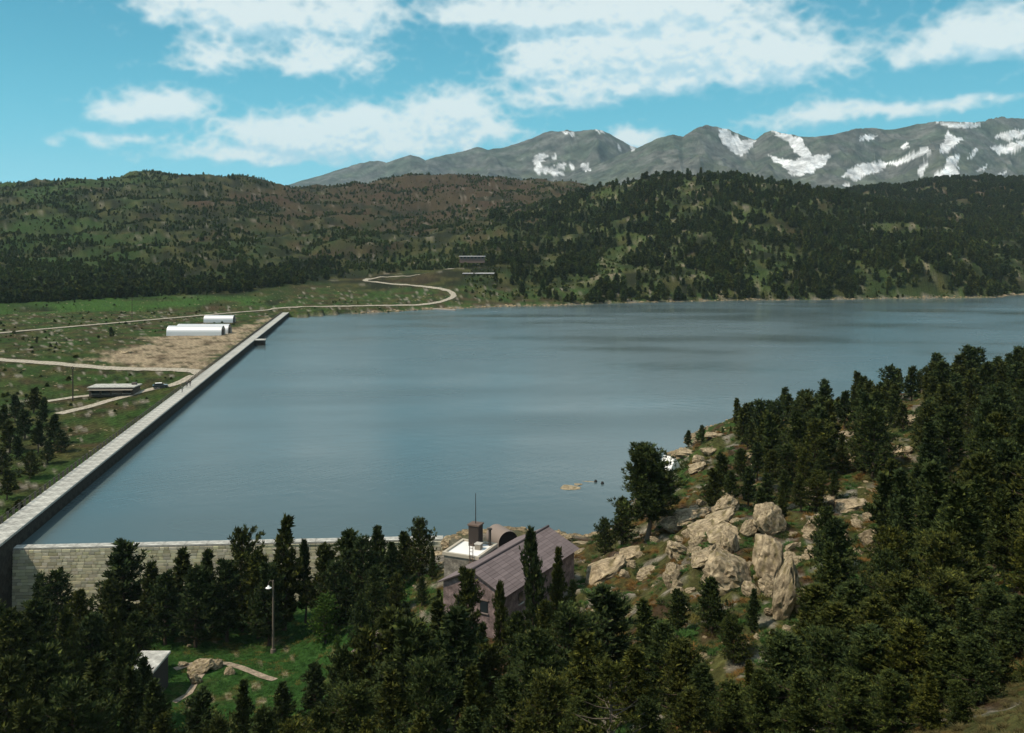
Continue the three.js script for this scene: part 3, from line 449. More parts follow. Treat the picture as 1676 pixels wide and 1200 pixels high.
// rows of pines given by the column and row of their tops and their distance
function row(list, label, group, opt = {}) {
  list.sort((a, b) => a[0] - b[0]).forEach(([px, py, d_, widen = 1], i) => { const d = d_ > 0 ? d_ : onGround(px, py - d_), p = at(px, py, d), h = Math.max(1.2, p.y - ground(p.x, d)); pine(p.x, d, h, label(ordinal[i], i), group, { widen, ...opt }); });
}
row([[62, 945, 119], [92, 938, 117], [128, 968, 112], [205, 890, 117, 1.1], [180, 950, 113], [245, 925, 115], [295, 903, 119], [340, 902, 117], [270, 940, 113], [320, 930, 112], [396, 871, 118, 0.8], [370, 920, 114], [425, 905, 115], [465, 848, 116, 0.9], [440, 925, 112], [500, 888, 118, 0.75], [530, 893, 116, 0.9], [572, 872, 116], [592, 885, 113], [620, 862, 117, 0.85], [548, 925, 112], [643, 890, 113], [662, 872, 116], [686, 853, 115, 0.85], [708, 900, 112, 0.8], [612, 930, 110]],
  (o) => `dark pine before the spillway wall, ${o} of the row from the left`, 'pines in front of the spillway wall');
row([[20, 1000, 98], [-10, 985, 100], [55, 985, 101, 1.2], [110, 1000, 97], [150, 1010, 100], [190, 1000, 101], [225, 1005, 103]], (o) => `dark pine left of the concrete hut, ${o} from the left edge`, 'pines left of the concrete hut');
row([[15, 1085, 80], [75, 1060, 84], [160, 1075, 84, 1.1], [205, 1050, 92], [115, 1130, 74], [40, 1150, 70]], (o) => `large dark pine in the bottom left corner, ${o} from the left edge`, 'pines in the bottom left corner');
row([[395, 1117, 83, 0.9], [460, 1120, 80], [330, 1135, 78, 1.1], [265, 1172, 76], [430, 1160, 72], [515, 1090, 82, 1.1], [355, 1180, 68]], (o) => `dark pine at the near edge of the green clearing, ${o} from the left`, 'pines at the near edge of the clearing');
row([[560, 1065, 74], [600, 1035, 77], [640, 1000, 78, 1.1], [675, 1020, 70, 1.2], [715, 990, 76], [745, 1000, 68, 1.2], [580, 1130, 62, 1.2], [640, 1100, 60, 1.2], [700, 1090, 56], [520, 1160, 60], [600, 1180, 48, 1.2], [480, 1185, 56], [690, 1165, 44, 1.2]], (o) => `dark pine below the house, ${o} from the left of that thicket`, 'pines below the house');
row([[765, 935, 84, 0.7], [790, 1020, 80], [820, 956, 82, 0.5], [848, 1005, 78, 0.9], [872, 869, 86, 0.55], [911, 900, 88, 0.62], [935, 950, 91, 0.8], [890, 985, 80], [800, 1060, 70, 1.2], [855, 1040, 68]], (o) => `slender dark pine standing before the house front, ${o} from the left`, 'pines before the house');
row([[990, 963, 66, 1.25], [930, 1000, 62, 1.2], [1060, 985, 60, 1.3], [880, 1030, 58, 1.2], [960, 1040, 52, 1.3], [1110, 965, 70, 1.1], [1040, 1060, 48, 1.3], [780, 1090, 54, 1.2], [830, 1110, 48, 1.2], [890, 1110, 46, 1.3], [1120, 1050, 50, 1.2], [770, 1160, 42, 1.2], [960, 1130, 40, 1.2], [1060, 1140, 40, 1.2], [860, 1180, 36, 1.2]], (o) => `broad bushy pine in the bottom middle, ${o} from the left`, 'broad pines in the bottom middle');
row([[1165, 948, 68], [1232, 965, 66], [1200, 1010, 60, 1.2], [1265, 1030, 56, 1.1], [1150, 1090, 44, 1.2], [1230, 1080, 46, 1.2], [1190, 1160, 38], [1290, 1110, 44]], (o) => `dark pine below the sunlit boulders, ${o} from the left`, 'pines below the boulders');
row([[1180, 742, -67, 1.1], [1212, 735, -53, 1.1], [1240, 726, -62, 1.1], [1262, 738, -63, 1.2], [1288, 730, -58, 1.1], [1318, 736, -64, 1.1], [1346, 738, -56, 1.1], [1168, 768, -68, 1.1], [1196, 772, -60, 1.1], [1226, 768, -66, 1.1], [1256, 776, -55, 1.2], [1284, 772, -64, 1.1], [1310, 778, -59, 1.1], [1338, 772, -68, 1.1], [1365, 770, -53, 1.1], [1245, 800, -63, 1.1], [1280, 802, -53, 1.1]], (o) => `dark pine of the thicket over the sunlit boulders, ${o} from the left`, 'pines of the thicket over the boulders');
row([[1215, 668, 166], [1246, 658, 164, 1.1], [1272, 660, 160, 1.1], [1322, 650, 158, 1.2], [1345, 652, 156], [1382, 642, 153], [1408, 640, 150], [1436, 634, 150, 1.1], [1462, 632, 150, 1.1]], (o) => `dark pine on the crest against the water, ${o} from the left`, 'pines on the crest against the water');
row([[612, 955, 104], [650, 940, 105], [690, 945, 104, 0.9], [720, 965, 99, 0.8], [742, 975, 95, 0.8], [665, 985, 97], [590, 985, 100]], (o) => `dark pine between the clearing and the annex, ${o} from the left`, 'pines between the clearing and the annex');
row([[236, 1078, 91, 0.9], [218, 1095, 88, 1.1], [248, 1118, 84]], (o) => `dark pine right against the concrete hut, ${o} from the left`, 'pines against the concrete hut');
row([[1335, 962, 46, 1.45], [1370, 992, 42, 1.45], [1405, 957, 48, 1.45], [1440, 982, 43, 1.45], [1475, 947, 46, 1.45], [1510, 967, 42, 1.45], [1548, 942, 46, 1.45], [1585, 982, 41, 1.45], [1625, 957, 44, 1.45], [1665, 977, 40, 1.45], [1350, 1038, 36, 1.45], [1430, 1028, 34, 1.45], [1490, 1023, 33, 1.45], [1545, 1028, 32, 1.45], [1600, 1043, 31, 1.45], [1290, 1042, 40, 1.45], [1310, 1098, 33, 1.45], [1460, 1098, 29, 1.45], [1400, 1108, 31, 1.45], [1520, 1103, 28, 1.45], [1250, 1098, 36, 1.45], [1640, 1050, 34, 1.5], [1690, 1060, 31, 1.5], [1570, 1115, 27.5, 1.4], [1380, 1175, 27, 1.4], [1200, 1120, 38, 1.4], [1130, 1130, 38, 1.4]], (o) => `dark pine in the dense front rank at the bottom right, ${o} from the left`, 'front rank of pines at the bottom right');
// single trees
{
  const s = (px, py, d, label, opt) => { const p = at(px, py, d); return pine(p.x, d, p.y - ground(p.x, d), label, undefined, opt); };
  const big = { ...pineShape(501, { limbs: 70, tufts: 34, needles: 8, size: 0.042, width: 0.30, low: 0.24, round: 0.42, lean: 0.05 }), id: 'lone' };
  s(1060, 733, 110, 'tall lone pine with bare lower trunk between the house and the lake point', { shape: big, tint: 0, seed: 4, widen: 1.22 });
  s(1018, 815, 113, 'lower pine leaning against the left side of the tall lone pine', { kind: 2, tint: 0, widen: 1.1 });
  s(990, 850, 115, 'small bushy pine at the water, left of the tall lone pine', { kind: 4, tint: 0 });
  s(1127, 705, 181, 'tiny pine at the very tip of the rocky point', { kind: 1, tint: 0 });
  s(1148, 697, 179, 'small pine right behind the tiny one on the rocky point', { kind: 2, tint: 0 });
  s(1183, 700, 184, 'knee-high young pine on the rocky point', { kind: 4, tint: 0 });
  s(1196, 698, 180, 'slim young pine next to the wood on the rocky point', { kind: 0, tint: 0 });
  const sick = { ...pineShape(502, { limbs: 46, tufts: 20, needles: 8, size: 0.042, width: 0.36, low: 0.12, round: 0.6, bare: 0.62 }), id: 'bare' };
  s(1375, 1035, 42, 'half-bare pine with pale dead branches at the bottom right', { shape: sick, tint: 1, seed: 7 });
  s(1003, 1085, 38, 'half-bare pine with a few pale branches at the bottom middle', { shape: sick, tint: 3, seed: 8 });
  s(532, 975, 108, 'light green young tree right of the lamp post', { kind: 4, tint: LIGHT_NEEDLES, widen: 0.9 });
  s(552, 1040, 104, 'light green bushy sapling beside the retaining wall', { kind: 4, tint: LIGHT_NEEDLES, widen: 1.1 });
  s(182, 536, 398, 'lone small pine on the grass left of the half-round huts', { kind: 2, tint: 0 });
  s(60, 551, 372, 'lone pine on the left meadow between the two roads', { kind: 2, tint: 0, widen: 0.8 });
  s(92, 560, 366, 'low pine right of the lone pine on the left meadow', { kind: 4, tint: 0 });
}
row([[55, 636, 244, 1.2], [25, 648, 234, 1.2], [70, 652, 231, 1.2], [5, 664, 222, 1.2], [40, 672, 216, 1.2], [88, 680, 211, 1.2], [15, 690, 204, 1.2], [62, 690, 204, 1.2], [100, 705, 204, 1.2], [30, 715, 199, 1.2], [78, 722, 195, 1.2], [3, 735, 188, 1.2], [50, 742, 185, 1.2], [12, 770, 172, 1.2]], (o) => `dark pine in the clump left of the dam, ${o} from the left edge`, 'clump of pines left of the dam');
// the wood on the right hand hillside
const OPEN = [[[945, 1000], [945, 880], [1090, 800], [1180, 800], [1235, 815], [1330, 812], [1345, 1000], [1300, 1040], [1240, 1000], [1120, 1000]], [[1090, 700], [1205, 705], [1235, 780], [1160, 830], [1090, 800]], [[1310, 805], [1440, 790], [1450, 850], [1420, 930], [1340, 910]], [[1360, 690], [1420, 688], [1420, 730], [1365, 730]], [[1430, 715], [1515, 712], [1515, 752], [1430, 750]], [[1465, 670], [1515, 668], [1515, 700], [1465, 700]], [[1440, 760], [1480, 760], [1480, 810], [1440, 810]], [[1330, 830], [1480, 880], [1440, 930]], [[1600, 960], [1676, 960], [1676, 1050], [1600, 1050]]];
{
  const r = rngOf(606), zone = (px, py) => (py < 735 ? (px < 1350 ? ['on the crest above the rocky point', 0] : px < 1500 ? ['on the crest between the point and the tall trees', 1] : ['on the high crest at the right edge', 2]) : py < 850 ? (px < 1320 ? ['in the thicket above the boulders', 3] : px < 1500 ? ['on the middle slope, right of the pale boulders', 4] : ['on the upper slope by the right edge', 5]) : py < 1010 ? (px < 1480 ? ['on the slope right of the tall slabs', 6] : ['on the lower slope by the right edge', 7]) : ['in the dense wood of the bottom right corner', 8]);
  const rows = {}, stops = [];
  for (let tries = 0, n = 0; tries < 60000 && n < 168; tries++) {
    const px = 1060 + r() * 670, d = 40 + Math.pow(r(), 1.6) * 148, x = (px - 838) * d / F, y = ground(x, d);
    if (y < 1.6 || (d < 190 && inPoly(SHORE, x, d))) continue;
    const py = py_(y, d), gap = 2.3 + 1.6 * r() + (d < 70 ? 0.6 : 0);
    if (px < 1330 && d > 66 && py > 770) continue;
    if (py > 1420 || OPEN.some((q) => inPoly(q, px, py)) || (px < 1040) || (px > 1450 && d < 31)) continue;
    const h = lerp(4.6, 8.2, Math.pow(r(), 0.8)) * (py < 740 ? 0.68 + 0.34 * r() : 1);
    if (OPEN.slice(0, 3).some((q) => inPoly(q, px, py - 0.4 * h * F / d) || inPoly(q, px, py - 0.85 * h * F / d)) && r() < 0.9) continue;
    if (OPEN.slice(3, 7).some((q) => inPoly(q, px, py - 0.35 * h * F / d) || inPoly(q, px, py - 0.7 * h * F / d)) && r() < 0.85) continue;
    if (px < 1345 && d < 70 && py_(y + h, d) < 965) continue;
    if (treeSpots.some(([tx, td]) => Math.hypot(tx - x, td - d) < gap)) continue;
    const [where, key] = zone(px, py); const size = h > 7 ? 'tall' : h > 5.6 ? 'middling' : 'low';
    const o = pine(x, d, h, '', `pines ${where}`, { widen: 1.12 }); (rows[key] ??= []).push({ o, px, py, where, size }); n++;
  }
  for (const list of Object.values(rows)) {                                      // say which one: its place within its stretch of wood
    const third = (k, v) => { const s_ = list.map((q) => q[k]).sort((a, b) => a - b), i = s_.indexOf(v) / s_.length; return i < 0.25 ? 0 : i < 0.5 ? 1 : i < 0.75 ? 2 : 3; };
    for (const q of list) q.o.userData.label = `${q.size} pine ${q.where}, ${['hindmost', 'second', 'third', 'front'][third('py', q.py)]} row, ${['left', 'centre left', 'centre right', 'right'][third('px', q.px)]}`;
  }
}
console.log('pines', treeSpots.length);
// the forest on the far hills: a mass of trees too many and too far to count
function forest(name, label, count, seed, place) {
  const shapes = [0, 1, 2].map((k) => pineShape(700 + k, { limbs: 24, tufts: 6, needles: 3, size: 0.16, thin: 0.3, core: 0.5, width: [0.22, 0.27, 0.33][k], low: 0.06, round: [0.85, 0.7, 0.55][k] }).crown);
  const r = rngOf(seed), spots = [[], [], []], M = new THREE.Matrix4(), Q = new THREE.Quaternion(), Y = new THREE.Vector3(0, 1, 0), C = new THREE.Color(), holder = new THREE.Group();
  for (let n = 0, tries = 0; n < count && tries < count * 30; tries++) { const s = place(r); if (s) { spots[Math.floor(r() * 3)].push(s); n++; } }
  holder.name = name; holder.userData = { kind: 'stuff', label, category: 'forest' }; scene.add(holder);
  shapes.forEach((g, k) => {
    const m = new THREE.InstancedMesh(g, NEEDLES[0], spots[k].length); m.name = 'pines'; m.userData.kind = 'stuff'; shadows(m);
    spots[k].forEach(([x, d, h, w_ = 1, tone = 1], i) => { Q.setFromAxisAngle(Y, r() * 6.28); M.compose(new THREE.Vector3(x, ground(x, d) - 0.3, -d), Q, new THREE.Vector3(h * w_, h, h * w_)); m.setMatrixAt(i, M); const v = (0.8 + 0.5 * r()) * tone, q = r(); m.setColorAt(i, C.setRGB(v * (0.9 + 0.35 * q), v, v * (0.9 - 0.2 * q))); });
    holder.add(m);
  });
  console.log(name, spots.map((s) => s.length));
}
const visible = (x, d) => Math.abs(x / d) < 0.66;
forest('lakeside_forest', 'dark pine forest covering the hill beyond the lake', 6600, 31, (r) => {
  const d = 640 + 560 * Math.pow(r(), 1.1), x = (lerp(800, 1760, r()) - 838) * d / F, y = ground(x, d);
  if (y < 0.6 || inPoly(SHORE, x, d)) return;
  const px = px_(x, d), py = py_(y, d), p = fbm(x / 70, d / 90, 3), shore = y < 6;
  if (px < 900 && r() < 0.6 && y > 8 || (px < 980 && d < 700 && r() < 0.75)) return;
  if ((px > 975 && px < 1030 && py > 405 && py < 470) || (px > 900 && px < 960 && py > 455 && py < 482)) { if (r() < 0.93) return; }
  if (p > 0.02 && r() < 0.86) return; if (shore && r() < 0.45) return;
  return [x, d, lerp(3.5, 10, Math.pow(r(), 1.8)), 1.0, 0.9 + 0.9 * r() * r()];
});
forest('hill_forest', 'patchy scrub and pine forest on the left and middle hills', 22000, 32, (r) => {
  const d = 585 + 1250 * Math.pow(r(), 1.15), px = lerp(-120, 1000, r()), x = (px - 838) * d / F, y = ground(x, d);
  if (y < 1 || d < 1200 && inPoly(SHORE, x, d)) return;
  const py = py_(y, d), edge = px < 400 ? lerp(500, 480, px / 400) : px < 600 ? lerp(480, 452, (px - 400) / 200) : lerp(452, 438, (px - 600) / 200);
  if (py > edge - 2 || (px > 750 && px < 816 && py > 440 && py < 456)) return;
  const p = fbm(x / 110, d / 150, 4, n2b) + 0.35 * fbm(x / 28, d / 40, 2), dark = sstep(edge - 75, edge - 15, py) * (px < 560 ? 0.26 : 0.12);
  if (p > -0.08 + dark && r() < 0.88) return;
  const tall = dark > 0.2 ? 0.85 : 0.55; return [x, d, lerp(2.2, 8.5, Math.pow(r(), 2)) * tall, 1.3, dark > 0.2 ? 0.9 + 0.6 * r() : 1.1 + 1.3 * r()];
});
forest('hillside_scrub', 'low green and olive scrub in the clearings beyond the lake', 7000, 36, (r) => {
  const d = 640 + 560 * r(), x = (lerp(760, 1760, r()) - 838) * d / F, y = ground(x, d);
  if (y < 0.6 || inPoly(SHORE, x, d) || fbm(x / 42 + 3, d / 42, 4) < -0.15) return;
  return [x, d, 0.8 + 2.4 * r() * r(), 1.9, 1.3 + 1.5 * r()];
});
forest('ridge_forest', 'distant pine wood along the far right ridge', 3600, 33, (r) => {
  const d = 1150 + 520 * r(), px = lerp(1380, 1800, r()), x = (px - 838) * d / F, p = fbm(x / 90, d / 90, 3);
  if (p > 0.16 && r() < 0.85) return;
  return [x, d, lerp(4, 9, r()), 1.15];
});
forest('meadow_scrub', 'scattered low juniper and pine scrub on the meadows by the dam', 520, 34, (r) => {
  const d = 150 + 480 * r(), px = lerp(-60, 700, r()), x = (px - 838) * d / F, y = ground(x, d);
  if (inPoly(SHORE, x, d) || (d < 560 && x > damX(d) - 9) || fbm(x / 40, d / 40, 3) < 0.02 || distPoly(EARTH, x, d) < 6 || inPoly(EARTH, x, d)) return;
  if (ROADS.some((q) => distPoly(q.pts, x, d, false) < 5)) return;
  return [x, d, 0.4 + 1.2 * r() * r(), 2.2, 1.2 + 0.9 * r()];
});
console.log('forests');
// ------------------------------------------------------------------ rocks
const ROCK_GRAIN = grainTexture(512, 81, 4, 256, 0.5);
function rockShape(seed, flat = 0.7, facets = 6, detail = 5) {
  const r = rngOf(seed), g0 = mergeVertices(new THREE.IcosahedronGeometry(1, detail).deleteAttribute('uv').deleteAttribute('normal')), p = g0.attributes.position, v = new THREE.Vector3(), cuts = Array.from({ length: facets }, () => [new THREE.Vector3(r() - 0.5, (r() - 0.3) * 0.9, r() - 0.5).normalize(), 0.55 + 0.35 * r()]), col = new Float32Array(p.count * 3), uv = new Float32Array(p.count * 2);
  for (let i = 0; i < p.count; i++) {
    v.fromBufferAttribute(p, i); const n = v.clone(); v.multiplyScalar(1 + 0.20 * n3(n.x * 1.3 + seed, n.y * 1.3, n.z * 1.3));
    for (const [c_, o] of cuts) { const q = v.dot(c_) - o; if (q > 0) v.addScaledVector(c_, -q * 0.86); }
    const crack = n3(n.x * 2.1 + 5, n.y * 2.1 + seed, n.z * 2.1), crack2 = n3(n.x * 4.3, n.y * 4.3, n.z * 4.3 + seed); v.multiplyScalar(1 - 0.085 * Math.exp(-((crack / 0.07) ** 2)) - 0.04 * Math.exp(-((crack2 / 0.08) ** 2)) + 0.05 * n3(n.x * 4, n.y * 4 + seed, n.z * 4) + 0.022 * n3(n.x * 11, n.y * 11, n.z * 11 + seed)); v.y *= flat; p.setXYZ(i, v.x, v.y, v.z);
    const lichen = sstep(0.25, 0.6, n3(n.x * 3 + seed, n.y * 3, n.z * 3) + 0.4 * n3(n.x * 9, n.y * 9, n.z * 9)), moss = sstep(0.3, 0.7, n3(n.x * 2.2, n.y * 2.2 + 7, n.z * 2.2 + seed));
    col.set([lerp(lerp(0.50, 0.30, lichen), 0.24, moss * 0.7), lerp(lerp(0.425, 0.25, lichen), 0.21, moss * 0.7), lerp(lerp(0.31, 0.175, lichen), 0.10, moss * 0.7)], i * 3); uv.set([Math.atan2(n.z, n.x) * 0.8, n.y * 1.2], i * 2);
  }
  g0.setAttribute('color', new THREE.BufferAttribute(col, 3)); g0.setAttribute('uv', new THREE.BufferAttribute(uv, 2)); g0.computeVertexNormals();
  return toCreasedNormals(g0, 0.6);
}
const GRANITE = new THREE.MeshPhysicalMaterial({ specularIntensity: 0.15, vertexColors: true, color: new THREE.Color().setRGB(1.3, 1.22, 1.10), map: ROCK_GRAIN, bumpMap: ROCK_GRAIN, bumpScale: 0.06, roughness: 1 });
const rocks = [[1, 0.7, 6], [2, 0.55, 7], [3, 0.85, 8], [4, 0.45, 6], [5, 0.75, 9], [6, 1.0, 7]].map(([s, f, n]) => rockShape(s * 31, f, n, 9)), rockProto = {};
function boulder(px, py, d, wide, tall, label, group, { kind = 0, turn = 0, lean = 0, roll = 0, deep = wide * 0.8 } = {}) {
  // px, py: where its middle shows
  const p = at(px, py, d), s = [wide / 2, tall / 2 / [0.7, 0.55, 0.85, 0.45, 0.75, 1.0][kind], deep / 2], gy = ground(p.x, d);
  const o = single('boulder', rocks[kind], GRANITE, label, 'boulder', group);
  o.position.set(p.x, Math.min(p.y, gy + tall * 0.3), -d); o.scale.set(s[0] * 1.02, s[1] * 1.0, s[2] * 1.1); o.rotation.set(lean, turn, roll); return o;
}
{
  const G = 'sunlit granite boulders on the right hand slope', B = (px, py, w, h, label, o) => { const d = onGround(px, py + h * 0.34); return boulder(px, py, d, w * d / F, h * d / F, label, G, o); };
  B(1258, 850, 52, 66, 'tall rounded granite slab, uppermost of the three tall pale slabs', { kind: 5, turn: 0.4, roll: 0.35 });
  B(1262, 912, 62, 105, 'big pale granite slab in the middle of the three tall ones', { kind: 5, turn: 1.2, roll: -0.45 });
  B(1287, 972, 48, 120, 'pointed pale granite slab, lowest of the three tall ones', { kind: 2, turn: 2.2, roll: 0.3 });
  B(1262, 960, 44, 46, 'grey block wedged between the two lower slabs', { kind: 1, turn: 1.4, roll: -0.6 });
  B(1195, 938, 92, 74, 'broad domed boulder with a dark mossy crown left of the tall slabs', { kind: 0, turn: 0.8 });
  B(1150, 915, 60, 26, 'flat boulder left above the domed mossy one', { kind: 3, turn: 0.2, roll: 0.3 });
  B(1188, 828, 50, 40, 'top boulder of the tilted rock stack', { kind: 4, turn: 0.7, roll: 0.5 });
  B(1172, 852, 66, 22, 'tilted slab under the top of the rock stack', { kind: 3, turn: 0.1, roll: 0.55 });
  B(1150, 868, 70, 22, 'second tilted slab of the rock stack', { kind: 3, turn: 0.5, roll: 0.5 });
  B(1185, 875, 60, 22, 'third tilted slab of the rock stack', { kind: 1, turn: 0.9, roll: 0.5 });
  B(1196, 888, 34, 50, 'narrow upright block right under the rock stack', { kind: 5, turn: 0.9, roll: 0.2 });
  B(1125, 846, 70, 22, 'long low boulder with orange heath before it, left of the rock stack', { kind: 3, turn: 0.3, roll: 0.25 });
  B(1105, 858, 50, 26, 'low boulder at the left end of the rocky ledge', { kind: 1, turn: 1.3, roll: 0.3 });
  B(1140, 890, 26, 22, 'small squarish boulder below the rocky ledge', { kind: 2, turn: 0.3 });
  B(1102, 945, 34, 40, 'pale cubic boulder right of the long slab by the house', { kind: 2, turn: 0.5 });
  B(985, 938, 90, 34, 'long pale slab sloping up to the right beside the house', { kind: 3, turn: 0.15, roll: 0.55 });
  B(1030, 908, 60, 18, 'thin slab above the long slab beside the house', { kind: 3, turn: 0.2, roll: 0.4 });
  B(1338, 858, 40, 46, 'white cleft boulder, left half, right of the tall slabs', { kind: 4, turn: 0.2, roll: 0.5 });
  B(1356, 868, 34, 36, 'white cleft boulder, right half, right of the tall slabs', { kind: 0, turn: 1.2 });
  B(1345, 818, 44, 22, 'grey boulder lying above the white cleft boulder', { kind: 1, turn: 0.4 });
  B(1388, 828, 60, 20, 'low ledge running right of the grey boulder above the cleft one', { kind: 3, turn: 0.3, roll: 0.2 });
  B(1424, 884, 40, 46, 'yellowish slab leaning to the right among the pines', { kind: 3, turn: 0.5, roll: 0.75 });
  B(1385, 712, 30, 18, 'pale boulder high on the crest above the thicket', { kind: 1, turn: 0.8 });
  B(1462, 740, 60, 22, 'pale ledge below the crest among the pines', { kind: 3, turn: 0.2, roll: 0.15 });
  B(1488, 686, 44, 18, 'pale boulder near the top of the crest, under the tall pines', { kind: 1, turn: 0.3, roll: 0.1 });
  B(1400, 748, 40, 14, 'thin ledge left of the pale ledge below the crest', { kind: 3, turn: 0.4, roll: 0.2 });
  B(1462, 786, 16, 32, 'slim upright boulder on the upper slope', { kind: 5, turn: 0.4, roll: 0.3 });
  B(1122, 742, 44, 16, 'flat pale rock at the tip of the lake point', { kind: 3, turn: 0.1, roll: -0.1 });
  B(1145, 752, 26, 16, 'rounded rock just inside the tip of the lake point', { kind: 0, turn: 0.9 });
  B(1160, 738, 30, 14, 'low rock behind the rounded one on the lake point', { kind: 1, turn: 0.6 });
  B(1138, 766, 36, 14, 'sloping rock right of the white tent', { kind: 3, turn: 0.3, roll: 0.4 });
  B(1233, 744, 26, 16, 'pale rock in the heath under the crest wood', { kind: 4, turn: 0.4 });
  B(1165, 712, 36, 10, 'flat ledge at the back edge of the lake point', { kind: 3, turn: 0.1 });
  B(1640, 1020, 30, 30, 'small reddish boulder among the pines at the right edge', { kind: 2, turn: 0.4 });
  const rr = rngOf(808), band = [[960, 950], [1060, 880], [1110, 830], [1190, 805], [1330, 800], [1450, 790], [1440, 900], [1345, 925], [1320, 1020], [1270, 1020], [1200, 985], [1080, 965]], names = ['low slab', 'weathered block', 'rounded stone', 'split ledge'], ends = ['beside the tall slabs', 'on the rocky ledge', 'near the long slab by the house', 'under the thicket', 'around the white cleft boulder'];
  const alike = new Map();
  for (let k = 0, t = 0; k < 78 && t < 2000; t++) { const px = 950 + 510 * rr(), py = 800 + 225 * rr(); if (!inPoly(band, px, py)) continue; const w_ = 16 + 38 * rr() * rr(), kind = Math.floor(rr() * 6), side = px > 1325 ? 4 : px > 1215 ? 0 : py > 905 && px < 1110 ? 2 : py < 850 ? 3 : 1; const o = B(px, py, w_, w_ * (0.4 + 0.5 * rr()), `small tan granite ${names[kind % 4]} ${ends[side]}`, { kind, turn: rr() * 6.28, roll: 0.2 + 0.5 * rr() }); o.userData.group = `small granite pieces ${ends[side]}`; if (!alike.has(o.userData.label)) alike.set(o.userData.label, []); alike.get(o.userData.label).push([px, o]); k++; }
  for (const list of alike.values()) if (list.length > 1) list.sort((a, b) => a[0] - b[0]).forEach(([, o], i) => { o.userData.label += `, ${ordinal[i]} from the left`; });
  const N = (px, py, d, w, h, label, o, g = 'rocks along the near shore') => boulder(px, py, d, w * d / F, h * d / F, label, g, o);
  N(740, 888, 131, 40, 22, 'pale cracked rock at the water behind the flat roof', { kind: 0, turn: 0.6 });
  N(725, 905, 127, 36, 20, 'lower pale rock left of the flat roof', { kind: 1, turn: 0.2 }); N(758, 900, 128, 30, 16, 'small rock between the cracked one and the chimney', { kind: 2, turn: 0.2 });
  N(730, 925, 118, 30, 22, 'white rock half hidden by pines left of the annex', { kind: 4, turn: 0.4 });
  N(932, 876, 128, 18, 12, 'pale rock at the water right of the house ridge', { kind: 4, turn: 0.2 }); N(955, 892, 126, 34, 12, 'low brown rock on the shore right of the house', { kind: 1, turn: 0.2 }); N(950, 905, 120, 26, 14, 'pale rock against the right house wall', { kind: 2, turn: 0.9 });
  N(930, 797, 159, 40, 4, 'pale rock just breaking the surface of the lake', { kind: 3, turn: 0.1 }).position.y = -0.05;
  N(962, 784, 163, 60, 4, 'wide flat shoal of pale stone just awash behind the lake rock', { kind: 3, turn: 0.4 }).position.y = -0.2;
  N(945, 790, 161, 16, 3.5, 'small dark-topped rock beside the pale one in the lake', { kind: 3, turn: 0.5 }).position.y = -0.02;
  const C = 'boulders in the green clearing', D = (px, py, w, h, label, o) => { const d = onGround(px, py + h * 0.3, 70); return boulder(px, py, d, w * d / F, h * d / F, label, C, o); };
  D(328, 1092, 40, 24, 'largest pale boulder on the footpath in the clearing', { kind: 0, turn: 0.3, roll: 0.4 }); D(352, 1090, 26, 20, 'brown boulder right of the largest one in the clearing', { kind: 2, turn: 0.7 }); D(318, 1112, 16, 28, 'narrow slab below the largest boulder in the clearing', { kind: 3, turn: 0.3, roll: 0.9 });
  D(375, 1100, 16, 20, 'small leaning slab at the right of the clearing boulders', { kind: 5, turn: 0.3, roll: 0.7 }); D(310, 1057, 8, 7, 'small white stone at the back of the clearing', { kind: 4 }); D(300, 1088, 18, 10, 'low stone at the left end of the footpath', { kind: 1 });
  D(48, 1035, 26, 24, 'round pale boulder among the pines at the left edge', { kind: 4, turn: 0.3 }); D(130, 1122, 40, 14, 'flat ochre rock in the gap of the left pines', { kind: 3, turn: 0.3 });
  const F_ = 'stones on the meadows left of the dam', S = (px, py, w, h, label, o) => { const d = onGround(px, py, 150, 700); return boulder(px, py, d, w * d / F, h * d / F, label, F_, o); };
  S(206, 578, 24, 9, 'dark mound at the left end of the bare earth patch', { kind: 1 }); S(125, 640, 8, 5, 'pale stone left of the flat-roofed building', { kind: 0 });
}
// loose stones nobody would count
function scatter(name, label, category, geo, mat, count, seed, place) {
  const r = rngOf(seed), list = []; for (let t = 0; t < count * 25 && list.length < count; t++) { const s = place(r); if (s) list.push(s); }
  const m = shadows(new THREE.InstancedMesh(geo, mat, list.length)), M = new THREE.Matrix4(), Q = new THREE.Quaternion(), C = new THREE.Color(), E = new THREE.Euler();
  list.forEach(([x, d, sx, sy, k = [1, 1, 1], dy = 0, y], i) => { Q.setFromEuler(E.set((r() - 0.5) * 0.4, r() * 6.28, (r() - 0.5) * 0.4)); M.compose(new THREE.Vector3(x, (y ?? ground(x, d)) + dy, -d), Q, new THREE.Vector3(sx, sy, sx * (0.7 + 0.5 * r()))); m.setMatrixAt(i, M); m.setColorAt(i, C.setRGB(...k)); });
  m.name = name; m.userData = { kind: 'stuff', label, category }; scene.add(m); return m;
}
const pebble = rockShape(400, 0.6, 5, 1);
scatter('loose_stones', 'loose pale stones strewn over the heath and meadows', 'stones', pebble, GRANITE, 2600, 61, (r) => {
  const d = 60 + 640 * Math.pow(r(), 1.3), x = (lerp(-60, 1700, r()) - 838) * d / F, y = ground(x, d); if (y < 0.3 && x > damX(d) || (d > 100 && inPoly(SHORE, x, d)) || (d < 560 && Math.abs(x - damX(d) + 2) < 5)) return;
  const p = fbm(x / 18, d / 18, 3, n2b); if (p < 0.05) return; const s = (0.12 + 0.5 * r() * r()) * (d > 300 ? 1.7 : 1), v = 0.75 + 0.4 * r(); return [x, d, s, s * 0.8, [v, v, v * 0.95], -s * 0.1];
});
